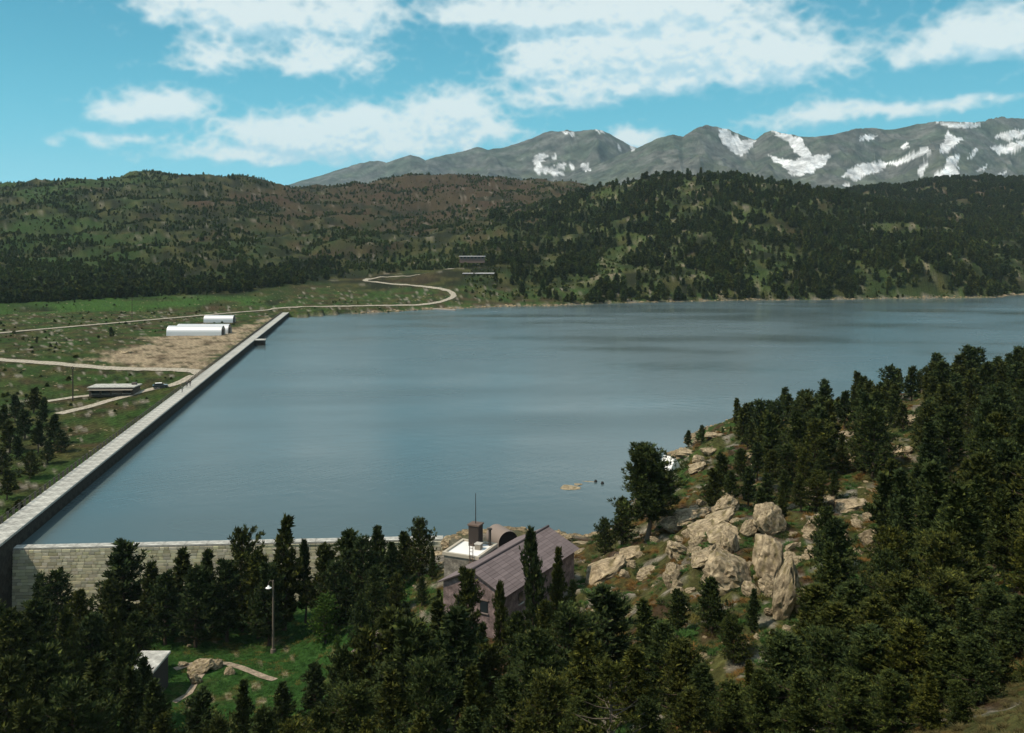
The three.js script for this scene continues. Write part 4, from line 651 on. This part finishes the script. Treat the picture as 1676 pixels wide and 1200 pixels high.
scatter('shore_stones', 'pale stones along the edge of the lake', 'stones', pebble, GRANITE, 1500, 62, (r) => {
  const i = 2 + Math.floor(r() * (SHORE.length - 6)), a = SHORE[i], b = SHORE[i + 1], t = r(), x = lerp(a[0], b[0], t) + (r() - 0.5) * 5, d = lerp(a[1], b[1], t) + (r() - 0.3) * 7; if (Math.abs(x / d) > 0.62) return; const y = ground(x, d); if (y < -0.5 || y > 1.6) return;
  const s = (0.25 + 0.9 * r() * r()) * (d > 400 ? 1.5 : 0.9), v = 0.7 + 0.4 * r(); return [x, d, s, s * 0.7, [v, v * 0.96, v * 0.9]];
});
// heath, broom and grass on the near slopes and in the clearing
function tuftShape(seed, blades, spread, wide) { const r = rngOf(seed), pos = []; for (let k = 0; k < blades; k++) { const a = r() * 6.28, s = Math.sqrt(r()) * spread, x = Math.cos(a) * s, z = Math.sin(a) * s, h = (0.5 + 0.6 * r()) * (1 - 0.5 * s / spread), lx = (r() - 0.5) * 0.7 + x * 0.6, lz = (r() - 0.5) * 0.7 + z * 0.6, b = r() * 6.28, wx = Math.cos(b) * wide, wz = Math.sin(b) * wide; pos.push(x - wx, h * 0.05, z - wz, x + wx, h * 0.2, z + wz, x + lx, h, z + lz); } const g = new THREE.BufferGeometry(); g.setAttribute('position', new THREE.Float32BufferAttribute(pos, 3)); return g; }
const LEAF = new THREE.MeshPhysicalMaterial({ specularIntensity: 0.15, color: new THREE.Color().setRGB(1, 1, 1), roughness: 0.9, side: THREE.DoubleSide }), heath = tuftShape(3, 120, 0.9, 0.06), grass = tuftShape(4, 34, 0.6, 0.05);
scatter('heath_bushes', 'low heath and broom bushes, green, ochre and rust, between the rocks', 'heath', heath, LEAF, 7500, 63, (r) => {
  const d = 15 + 180 * Math.pow(r(), 1.25), x = (lerp(880, 1720, r()) - 838) * d / F, y = ground(x, d); if (y < 0.7 || (d > 100 && inPoly(SHORE, x, d))) return; const p = fbm(x / 6, d / 6, 3), q = fbm(x / 5, d / 5, 3); if (p < -0.18) return;
  const s = (0.22 + 0.38 * r()) * (d < 34 ? 0.4 : d < 60 ? 0.8 : 1), v = 0.75 + 0.5 * r(), k = d < 34 ? [0.10 * v, 0.085 * v, 0.035 * v] : q > 0.2 ? [0.165 * v, 0.095 * v, 0.03 * v] : q > 0.05 ? [0.135 * v, 0.12 * v, 0.035 * v] : q > -0.2 ? [0.05 * v, 0.075 * v, 0.024 * v] : [0.055 * v, 0.12 * v, 0.03 * v]; return [x, d, s, s * (0.6 + 0.4 * r()), k, -0.04];
});
scatter('grass_tufts', 'tufts of bright green grass in the clearing below the spillway', 'grass', grass, LEAF, 9000, 64, (r) => {
  const d = 84 + 36 * r(), x = lerp(-62, -9, r()), y = ground(x, d); if (y > 2 || ROADS.some((q) => distPoly(q.pts, x, d, false) < 0.7)) return; const v = 0.7 + 0.6 * r(), q = fbm(x / 4, d / 4, 2), s = 0.22 + 0.35 * r() * r(); return [x, d, s, s * 0.9, q > 0.2 ? [0.15 * v, 0.14 * v, 0.04 * v] : [0.055 * v, 0.125 * v, 0.03 * v], -0.02];
});
console.log('rocks');

// ------------------------------------------------------------------ buildings
const METAL = new THREE.MeshStandardMaterial({ color: new THREE.Color().setRGB(0.62, 0.63, 0.64), roughness: 0.45, metalness: 0.3 }), DARK = std(0.03, 0.028, 0.026, 0.8), WHITE = std(0.80, 0.79, 0.76, 0.8), GLASS = new THREE.MeshPhysicalMaterial({ color: new THREE.Color().setRGB(0.02, 0.025, 0.03), roughness: 0.08 });
function hut(px0, px1, py, d, rad, label, turn = 0) {
  const x0 = (px0 - 838) * d / F, x1 = (px1 - 838) * d / F, L = x1 - x0, y = ground((x0 + x1) / 2, d), o = thing('half_round_hut', label, 'hut', [x0, y - 0.05, -d], turn, 'half-round metal huts beyond the dam');
  const ribs = 26, seg = 22, pos = [], index = [], stand = 1.1;
  for (let i = 0; i <= ribs * 2; i++) for (let j = 0; j <= seg; j++) { const a = (j / seg) * Math.PI, R = rad * (i % 2 ? 1.018 : 1); pos.push(L * i / (ribs * 2), (j === 0 || j === seg ? 0 : 0) + Math.sin(a) * R * 1.08 + stand * (Math.sin(a) > 0.02 ? 1 : 0), -rad + Math.cos(a) * R); if (i < ribs * 2 && j < seg) { const v = i * (seg + 1) + j; index.push(v, v + seg + 1, v + 1, v + 1, v + seg + 1, v + seg + 2); } }
  const g = new THREE.BufferGeometry(); g.setAttribute('position', new THREE.Float32BufferAttribute(pos, 3)); g.setIndex(index); g.computeVertexNormals(); part('vault', g, METAL, o);
  const arch = new THREE.Shape(); arch.moveTo(-rad * 0.97, 0); arch.lineTo(-rad * 0.97, stand); for (let j = 0; j <= 20; j++) { const a = Math.PI - j / 20 * Math.PI; arch.lineTo(Math.cos(a) * rad * 0.97, stand + Math.sin(a) * rad * 1.04); } arch.lineTo(rad * 0.97, 0);
  for (const [x, n] of [[0.15, -1], [L - 0.35, 1]]) { const e = part('end_wall', new THREE.ExtrudeGeometry(arch, { depth: 0.15, bevelEnabled: false }).rotateY(Math.PI / 2).translate(x, 0, -rad), std(0.30, 0.27, 0.23, 0.9), o); part('door', box(0.06, 2.6, 2.4, n > 0 ? x + 0.19 : x - 0.04, 1.3, -rad), std(0.07, 0.05, 0.045, 0.8), e); part('window', box(0.06, 0.6, 0.9, n > 0 ? x + 0.19 : x - 0.04, rad + 0.6, -rad), GLASS, e); }
  return o;
}
hut(272, 362, 549, 405, 2.9, 'front half-round metal hut, the longest and brightest of the three');
hut(288, 373, 546, 413, 2.9, 'half-round metal hut right behind the longest one, its roof just showing');
hut(333, 381, 524, 470, 2.4, 'small half-round metal hut at the back by the road');
{
  // low flat-roofed building under the dam
  const x = -120.5, d = 261, y = ground(-114, 264) - 0.2, o = thing('flat_roofed_building', 'low building with pale flat roof and dark front below the dam', 'building', [x, y, -d], 0.05), LW = 12.4, D = 5.6, H = 2.45, st = std(0.09, 0.075, 0.06, 1);
  part('wall', box(LW, H, D, LW / 2, H / 2, -D / 2), st, o); const rf = part('roof', metre(box(LW + 0.8, 0.28, D + 0.9, LW / 2, H + 0.16, -D / 2).toNonIndexed()), CONCRETE, o); part('vent', box(1.2, 0.6, 1.2, 11.2, H + 0.6, -4.2), std(0.12, 0.1, 0.09), rf);
  for (let k = 0; k < 4; k++) { const w_ = part('window', box(2.2, 1.1, 0.08, 1.8 + k * 2.9, 1.35, 0.03), GLASS, o); part('sill', box(2.4, 0.1, 0.2, 1.8 + k * 2.9, 0.75, 0.09), CONCRETE, w_); }
  part('shelf', box(LW, 0.12, 1.3, LW / 2, 1.98, 0.7), std(0.33, 0.29, 0.24), o);
}
function pole(px, py, d, h, label, arms = true) {
  const x = (px - 838) * d / F, o = thing('utility_pole', label, 'pole', [x, ground(x, d) - 0.1, -d]), wd = std(0.06, 0.048, 0.038, 0.95);
  part('post', new THREE.CylinderGeometry(0.13, 0.2, h, 8).translate(0, h / 2, 0), wd, o); if (arms) { const c_ = part('crossarm', box(1.5, 0.14, 0.14, 0, h - 0.6, 0.15), wd, o); for (const s of [-0.6, 0, 0.6]) part('insulator', new THREE.CylinderGeometry(0.05, 0.07, 0.2, 6).translate(s, h - 0.43, 0.15), std(0.4, 0.42, 0.4, 0.3), c_); }
  return o;
}
pole(119, 655, 258, 9.8, 'tall dark wooden utility pole in front of the flat-roofed building');
pole(216, 525, 478, 12, 'dark wooden utility pole on the far meadow above the road');
{
  const d = 109.5, x = (447 - 838) * d / F, h = 8.7, o = thing('lamp_post', 'tall post with a white enamel lamp standing in the green clearing', 'lamp post', [x, ground(x, d) - 0.1, -d]), m = std(0.16, 0.13, 0.10, 0.9);
  part('post', new THREE.CylinderGeometry(0.09, 0.15, h, 10).translate(0, h / 2, 0), m, o); part('base', new THREE.CylinderGeometry(0.3, 0.34, 0.5, 10).translate(0, 0.25, 0), m, o);
  const a = part('arm', new THREE.TubeGeometry(new THREE.CatmullRomCurve3([[0, h - 0.35, 0], [-0.25, h + 0.02, 0.05], [-0.48, h - 0.18, 0.1], [-0.52, h - 0.55, 0.12]].map((v) => new THREE.Vector3(...v))), 14, 0.035, 6), m, o);
  part('lamp_shade', new THREE.LatheGeometry([[0.05, 0.3], [0.1, 0.27], [0.14, 0.14], [0.36, 0], [0.34, 0]].map((v) => new THREE.Vector2(...v)), 16).translate(-0.52, h - 0.85, 0.12), new THREE.MeshStandardMaterial({ color: new THREE.Color().setRGB(0.85, 0.85, 0.83), roughness: 0.4, side: THREE.DoubleSide }), a);
}
{
  // the house by the lake: ridge turned 30 degrees, its low eave side towards the right
  const A = at(770, 935, 92.5), B = at(897, 862, 107), dir = new THREE.Vector3().subVectors(B, A).setY(0), L = dir.length(), turn = Math.atan2(-dir.x, -dir.z), ridge = 9.25, base = Math.min(ground(A.x, 92.5), ground(B.x, 107)) - 0.6;
  const o = thing('lake_house', 'mauve slate-roofed house at the lake half hidden by slender pines', 'house', [A.x, base, A.z], turn), half = 3.9, pitch = 1.85 / 3.9, rY = ridge - base, eave = rY - half * pitch, TH = 0.16;
  const STONE = new THREE.MeshStandardMaterial({ color: new THREE.Color().setRGB(0.36, 0.26, 0.245), map: ROCK_GRAIN, bumpMap: ROCK_GRAIN, bumpScale: 0.05, roughness: 1 });
  const gable = new THREE.Shape([new THREE.Vector2(-half + 0.35, 0), new THREE.Vector2(half - 0.35, 0), new THREE.Vector2(half - 0.35, eave + 0.02), new THREE.Vector2(0, rY - 0.2), new THREE.Vector2(-half + 0.35, eave + 0.02)]);
  part('wall', metre(new THREE.ExtrudeGeometry(gable, { depth: L - 0.7, bevelEnabled: false }).translate(0, 0, -L + 0.35), 2), STONE, o);
  // slates: rows of thin plates on two slopes
  const slates = [1, 0.86, 1.12, 0.94].map((k) => std(0.18 * k, 0.142 * k, 0.14 * k, 0.9)), r = rngOf(44), len = Math.hypot(half, half * pitch), ang = Math.atan(pitch), ROWS = 11, hgt = (len + 0.15) / ROWS;
  for (const s of [-1, 1]) {
    const deck = part('roof_slope', box(len, 0.08, L, 0, 0, -L / 2), std(0.08, 0.065, 0.06), o); deck.rotation.z = -s * ang; deck.position.set(s * half / 2, rY - half * pitch / 2 - 0.03, 0);
    const COLS = s > 0 ? 13 : 13, wd = L / COLS, plate = new THREE.BoxGeometry(hgt * 1.12, 0.035, wd - 0.03);
    for (let j = 0; j < ROWS; j++) for (let i = 0; i < COLS; i++) { const p = part('slate', plate, slates[Math.floor(r() * 4)], deck); p.position.set(s * (-len / 2 + (j + 0.55) * hgt), 0.07, -(i + 0.5) * wd); p.rotation.z = s * 0.05; p.rotation.y = (r() - 0.5) * 0.012; }
  }
  part('ridge_cap', new THREE.CylinderGeometry(0.14, 0.14, L + 0.2, 8).rotateX(Math.PI / 2).translate(0, rY + 0.05, -L / 2), std(0.09, 0.07, 0.07, 0.7), o);
  for (const [x, y] of [[-1.4, eave - 1.6], [1.4, eave - 1.6], [0, rY - 2.3]]) { const w_ = part('window', box(0.9, 1.2, 0.1, x, y, -0.33), GLASS, o); part('frame', box(1.1, 0.1, 0.16, x, y + 0.65, -0.32), std(0.16, 0.12, 0.10), w_); part('sill', box(1.1, 0.1, 0.2, x, y - 0.65, -0.3), std(0.22, 0.18, 0.16), w_); }
  for (const z of [-4, -8, -12]) { const w_ = part('window', box(0.1, 1.1, 0.9, half - 0.33, eave - 1.5, z), GLASS, o); part('sill', box(0.2, 0.1, 1.1, half - 0.3, eave - 2.1, z), CONCRETE, w_); }
  // flat roofed annex on its left with chimney, mast, stove pipe, vaulted skylight and ladder
  const ax = -4.7, ad = 103.4, ay = ground(ax, ad) - 0.6, top = 7.7 - ay, n = thing('flat_roofed_annex', 'stone annex with white flat roof and chimney left of the lake house', 'building', [ax, ay, -ad], turn + 0.12);
  const PALE = new THREE.MeshStandardMaterial({ color: new THREE.Color().setRGB(0.42, 0.37, 0.30), map: ROCK_GRAIN, bumpMap: ROCK_GRAIN, bumpScale: 0.05, roughness: 1 });
  part('wall', metre(box(4.2, top, 4.8, 0, top / 2, 0).toNonIndexed(), 2), PALE, n);
  const rf = part('roof', metre(box(3.9, 0.1, 4.5, 0, top + 0.05, 0).toNonIndexed()), WHITE, n);
  for (const s of [-1, 1]) { part('parapet', box(0.3, 0.34, 5.1, s * 2.1, top + 0.12, 0), std(0.45, 0.40, 0.32, 0.95), rf); part('parapet', box(3.9, 0.34, 0.3, 0, top + 0.12, s * 2.4), std(0.45, 0.40, 0.32, 0.95), rf); }
  const ch = part('chimney', metre(box(1.25, 2.4, 1.2, -0.1, top + 1.2, -1.6).toNonIndexed(), 2), std(0.05, 0.04, 0.035, 0.95), n); part('chimney_cap', box(1.45, 0.16, 1.4, -0.1, top + 2.48, -1.6), std(0.14, 0.10, 0.08), ch);
  part('mast', bar([-0.1, top + 2.5, -1.6], [-0.1, top + 6.0, -1.6], 0.06, 6, 0.035), std(0.05, 0.05, 0.05, 0.6), n);
  const sp = part('stove_pipe', bar([1.5, top, -2.0], [1.5, top + 1.9, -2.0], 0.16, 10), std(0.06, 0.055, 0.05, 0.6), n); part('pipe_cap', new THREE.CylinderGeometry(0.28, 0.28, 0.12, 12).translate(1.5, top + 2.0, -2.0), std(0.05, 0.045, 0.04), sp);
  const vt = part('vent_box', box(0.7, 0.6, 0.7, 0.85, top + 0.4, -0.4), std(0.25, 0.22, 0.18), n); part('lid', box(0.8, 0.08, 0.8, 0.85, top + 0.74, -0.4), std(0.5, 0.47, 0.42), vt);
  const ld = thing('ladder', 'wooden ladder standing against the edge of the white flat roof', 'ladder', [0, 0, 0]); { const p = at(771, 905, 100.2), h = 3.2; ld.position.set(p.x, ay + top - 1.4, p.z); ld.rotation.set(-0.12, turn, 0); const wd = std(0.14, 0.10, 0.07, 0.9); for (const s of [-0.22, 0.22]) part('rail', box(0.06, h, 0.06, s, h / 2, 0), wd, ld); for (let k = 0; k < 8; k++) part('rung', box(0.4, 0.045, 0.045, 0, 0.3 + k * 0.38, 0), wd, ld); }
  const tk = thing('barrel_tank', 'dark round tank lying behind the house ridge beside the stove pipe', 'tank', [0, 0, 0]); { const p = at(832, 886, 112); tk.position.set(p.x, ground(p.x, 112), p.z); tk.rotation.y = 0.5; const cy = p.y - ground(p.x, 112) - 0.15, R = 1.35, Ln = 3.4; part('shell', new THREE.CylinderGeometry(R, R, Ln, 28, 1, true).rotateX(Math.PI / 2).translate(0, cy, -Ln / 2), new THREE.MeshStandardMaterial({ color: new THREE.Color().setRGB(0.22, 0.17, 0.14), roughness: 0.7, side: THREE.DoubleSide }), tk); part('end_cap', new THREE.CircleGeometry(R - 0.02, 28).translate(0, cy, -0.25), std(0.035, 0.028, 0.026, 0.9), tk); part('end_cap', new THREE.CircleGeometry(R - 0.02, 28).rotateY(Math.PI).translate(0, cy, -Ln + 0.1), std(0.035, 0.028, 0.026, 0.9), tk); for (const z of [-0.7, -2.7]) part('cradle', box(2.2, Math.max(0.4, cy - R + 0.45), 0.4, 0, Math.max(0.4, cy - R + 0.45) / 2, z), PALE, tk); }
}
{
  // concrete valve hut in the clearing: its right side in shade
  const x = -37.65, d = 96, g = ground(x - 2, d + 2) - 0.3, o = thing('concrete_hut', 'tall concrete hut with pale flat roof at the left of the clearing', 'hut', [x, g, -d]), top = -2.5 - g;
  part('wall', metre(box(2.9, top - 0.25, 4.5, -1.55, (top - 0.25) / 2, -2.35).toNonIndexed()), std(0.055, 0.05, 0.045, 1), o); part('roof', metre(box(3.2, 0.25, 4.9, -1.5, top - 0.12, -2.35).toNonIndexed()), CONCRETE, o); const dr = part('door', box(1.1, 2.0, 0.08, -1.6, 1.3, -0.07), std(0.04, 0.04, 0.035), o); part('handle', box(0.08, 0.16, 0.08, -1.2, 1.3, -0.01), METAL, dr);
}
{
  // sloping retaining wall beside the saplings
  const a = at(560, 1078, 88), b = at(629, 1023, 97), D = new THREE.Vector3().subVectors(b, a), L = D.length(), o = thing('retaining_wall', 'short brown stone wall sloping up between the saplings and the house', 'wall', [0, 0, 0]), m = new THREE.MeshStandardMaterial({ color: new THREE.Color().setRGB(0.28, 0.20, 0.16), map: ROCK_GRAIN, bumpMap: ROCK_GRAIN, bumpScale: 0.05, roughness: 1 });
  const flatL = Math.hypot(D.x, D.z), s = new THREE.Shape([new THREE.Vector2(0, -4), new THREE.Vector2(flatL, -4), new THREE.Vector2(flatL, D.y), new THREE.Vector2(0, 0)]);
  part('wall', metre(new THREE.ExtrudeGeometry(s, { depth: 0.8, bevelEnabled: false }), 2), m, o); o.position.copy(a); o.rotation.y = Math.atan2(-D.z, D.x);
  part('end_stone', box(0.5, 0.5, 0.95, flatL - 0.2, D.y + 0.12, 0.4), std(0.5, 0.42, 0.24, 0.95), o);
}
{
  // hotel on the far bank: two long terraces with pale roof slabs
  const place = (px0, px1, py, d, H, D, label) => { const p0 = at(px0, py, d), p1 = at(px1, py, d), L = p1.x - p0.x, y = p0.y - H, o = thing('lodge', label, 'building', [p0.x, y, -d], -0.02), st = std(0.17, 0.12, 0.10, 1); part('wall', box(L, H + 3, D, L / 2, H / 2 - 1.5, -D / 2), st, o); part('roof', box(L + 1, 0.5, D + 1.4, L / 2, H + 0.2, -D / 2 + 0.3), std(0.66, 0.62, 0.62, 0.9), o); const n = Math.round(L / 3.2); for (let k = 0; k < n; k++) { const w_ = part('window', box(1.7, 1.4, 0.1, (k + 0.5) * L / n, H * 0.55, 0.04), GLASS, o); part('sill', box(1.9, 0.12, 0.3, (k + 0.5) * L / n, H * 0.55 - 0.8, 0.1), std(0.5, 0.46, 0.42), w_); } return o; };
  place(758, 811, 448, 735, 3.4, 8, 'long low lodge with a pale roof on the bank beyond the lake'); place(752, 793, 420, 775, 2.4, 7, 'upper lodge with a thin pale roof among the trees above the lower one');
}
{
  // tent on the point
  const d = 165, p = at(1106, 770, d), o = thing('tent', 'small white ridge tent at the shore behind the lone pine', 'tent', [p.x, ground(p.x, d) - 0.02, -d], 0.7), W = 1.5, H = 2.1, L = 2.8, pos = [[-W, 0, 0], [W, 0, 0], [0, H, 0], [-W, 0, -L], [W, 0, -L], [0, H, -L]], tri = (ids) => { const g = new THREE.BufferGeometry(); g.setAttribute('position', new THREE.Float32BufferAttribute(ids.flatMap((i) => pos[i]), 3)); g.computeVertexNormals(); return g; }, m = new THREE.MeshStandardMaterial({ color: new THREE.Color().setRGB(0.85, 0.84, 0.80), roughness: 0.9, side: THREE.DoubleSide });
  part('canvas_side', tri([0, 2, 5, 0, 5, 3]), m, o); part('canvas_side', tri([1, 4, 5, 1, 5, 2]), m, o); part('door_flap', tri([0, 1, 2]), m, o); part('back', tri([3, 5, 4]), m, o); part('pole', bar([0, 0, 0.03], [0, H + 0.1, 0.03], 0.03), std(0.2, 0.15, 0.1), o);
}
{
  // jetty of two logs at the far shore, and the float line near the rock
  const a = level(703, 505.5, 0), b = level(746, 508, 0), o = thing('log_boom', 'pair of grey logs floating at the far shore below the road bend', 'logs', [0, 0, 0]); for (const s of [0, 1.4]) part('log', bar([a.x, 0.15, a.z + s], [b.x, 0.15, b.z + s], 0.45, 8), std(0.28, 0.25, 0.22, 0.9), o);
  for (const [px, py, t] of [[975, 789, 'black float nearer the rock in the lake'], [986, 792, 'black float farther right of the rock in the lake']]) { const p = level(px, py, 0), f = thing('float_buoy', t, 'buoy', [p.x, 0, p.z], 0, 'floats on the lake'); part('ball', new THREE.SphereGeometry(0.28, 14, 10).translate(0, 0.1, 0), DARK, f); part('ring', new THREE.TorusGeometry(0.16, 0.03, 6, 14).rotateX(Math.PI / 2).translate(0, 0.36, 0), DARK, f); }
}
{
  // car on the track
  const d = 268, x = (262 - 838) * d / F, o = thing('parked_car', 'small car with white roof and dark sides on the track by the dam', 'car', [x, ground(x, d) + 0.14, -d], 0.42), prof = new THREE.Shape([[-2, 0.3], [2, 0.3], [2.05, 0.65], [1.95, 0.85], [1.0, 0.92], [0.9, 0.95], [-1.6, 0.95], [-2.0, 0.88], [-2.05, 0.6]].map((v) => new THREE.Vector2(...v))), cab = new THREE.Shape([[-1.75, 0.94], [0.95, 0.94], [0.45, 1.38], [-1.35, 1.38]].map((v) => new THREE.Vector2(...v))), ex = (s, w_) => new THREE.ExtrudeGeometry(s, { depth: w_, bevelEnabled: true, bevelSize: 0.04, bevelThickness: 0.04, bevelSegments: 2 }).translate(0, 0, -w_ / 2);
  const paint = new THREE.MeshPhysicalMaterial({ color: new THREE.Color().setRGB(0.06, 0.065, 0.07), roughness: 0.35, clearcoat: 1 }); part('body', ex(prof, 1.5), paint, o); part('cabin_glass', ex(cab, 1.32), GLASS, o); part('roof', box(1.85, 0.07, 1.36, -0.45, 1.43, 0), WHITE, o);
  for (const sx of [-1.3, 1.25]) for (const sz of [-0.72, 0.72]) { const w_ = part('wheel', new THREE.TorusGeometry(0.24, 0.1, 8, 18).translate(sx, 0.32, sz), DARK, o); part('rim', new THREE.CylinderGeometry(0.18, 0.18, 0.12, 14).rotateX(Math.PI / 2).translate(sx, 0.32, sz), METAL, w_); }
  for (const z of [-0.5, 0.5]) part('headlight', new THREE.SphereGeometry(0.1, 10, 8).translate(2.06, 0.68, z), METAL, o); part('bumper', box(0.1, 0.14, 1.5, 2.12, 0.42, 0), METAL, o);
}
// ------------------------------------------------------------------ walkers on the dam
function personGeometry(pose, cloth) {
  const N = 56, S = 1.0, mc = new MarchingCubes(N, LEAF, false, false, 60000), caps = []; const V = (x, y, z) => new THREE.Vector3(x, y, z);
  const hipY = 0.90, sh = 1.42, st = pose.stride;
  const limb = (a, b, ra, rb) => caps.push([a, b, ra, rb]);
  limb(V(0, 0.98, 0), V(0, 1.34, 0), 0.15, 0.17); limb(V(-0.13, sh, 0), V(0.13, sh, 0), 0.075, 0.075); limb(V(0, 1.42, 0), V(0, 1.54, 0.01), 0.055, 0.052); limb(V(0, 1.60, 0.015), V(0, 1.68, 0.0), 0.085, 0.095);
  for (const s of [-1, 1]) { const f = s * st, knee = V(s * 0.10, 0.50, f * 0.22 + 0.04), foot = V(s * 0.10, 0.08, f * 0.34 - 0.02); limb(V(s * 0.09, hipY, 0), knee, 0.095, 0.062); limb(knee, foot, 0.06, 0.042); limb(foot, V(s * 0.11, 0.045, foot.z + 0.16), 0.045, 0.035); const el = V(s * 0.27, 1.12, -f * 0.12), ha = V(s * 0.25, 0.86, -f * 0.26 + 0.08); limb(V(s * 0.19, sh, 0), el, 0.055, 0.045); limb(el, ha, 0.043, 0.034); limb(ha, V(s * 0.245, 0.77, ha.z + 0.03), 0.036, 0.026); }
  const seg = (p, a, b) => { const ab = b.clone().sub(a), t = clamp(p.clone().sub(a).dot(ab) / ab.lengthSq(), 0, 1); return [p.distanceTo(a.clone().addScaledVector(ab, t)), t]; };
  const P = V(0, 0, 0); mc.isolation = 0;
  for (let k = 0; k < N; k++) for (let j = 0; j < N; j++) for (let i = 0; i < N; i++) { P.set((i / N * 2 - 1) * S, (j / N * 2 - 1) * S + 0.9, (k / N * 2 - 1) * S); let d = 9; for (const [a, b, ra, rb] of caps) { const [q, t] = seg(P, a, b), e = q - lerp(ra, rb, t), h = clamp(0.5 + 0.5 * (d - e) / 0.05, 0, 1); d = lerp(d, e, h) - 0.05 * h * (1 - h); } mc.field[k * N * N + j * N + i] = -d; }
  mc.update();
  const n = mc.count, pos = new Float32Array(n * 3), col = new Float32Array(n * 3);
  for (let i = 0; i < n; i++) { const x = mc.positionArray[i * 3] * S, y = mc.positionArray[i * 3 + 1] * S + 0.9, z = mc.positionArray[i * 3 + 2] * S; pos.set([x, y, z], i * 3); const hand = Math.abs(x) > 0.2 && y < 0.9 && y > 0.6, c_ = y > 1.5 || hand ? [0.5, 0.33, 0.25] : y > 0.95 || Math.abs(x) > 0.215 ? cloth[0] : y > 0.1 ? cloth[1] : [0.04, 0.035, 0.03]; col.set(c_, i * 3); }
  const g = new THREE.BufferGeometry(); g.setAttribute('position', new THREE.BufferAttribute(pos, 3)); g.setAttribute('color', new THREE.BufferAttribute(col, 3)); const m = mergeVertices(g, 1e-4); m.computeVertexNormals(); return m;
}
for (const [px, py, turn, stride, cloth, label] of [[298, 642, 2.9, 1, [[0.10, 0.14, 0.09], [0.03, 0.035, 0.05]], 'person in a green top walking alone on the dam walkway'], [306, 634.5, -0.2, -0.7, [[0.04, 0.04, 0.05], [0.05, 0.045, 0.04]], 'left person of the pair on the dam, dark jacket and trousers'], [311, 632.5, 0.1, 0.8, [[0.035, 0.03, 0.035], [0.03, 0.035, 0.06]], 'right person of the pair on the dam, dark clothing']]) {
  const p = level(px, py, 2.2), o = thing('person', label, 'person', [p.x, 2.21, p.z], turn); part('body', personGeometry({ stride }, cloth), new THREE.MeshStandardMaterial({ vertexColors: true, roughness: 0.85 }), o);
  part('hair', new THREE.SphereGeometry(0.108, 14, 10, 0, 6.283, 0, 1.7).rotateX(-0.45).translate(0, 1.675, -0.015), std(0.03, 0.02, 0.015, 0.8), o);
}
console.log('things');

// thin summer haze that pales the far mountains
scene.fog = new THREE.FogExp2(0xb9d2de, 0.00005);

const renderer = new THREE.WebGLRenderer({ antialias: true });
renderer.setSize(1024, 733);
renderer.toneMapping = THREE.LinearToneMapping;
renderer.toneMappingExposure = EXPOSURE;
renderer.shadowMap.enabled = true;
renderer.shadowMap.type = THREE.PCFSoftShadowMap;
renderer.render(scene, camera);
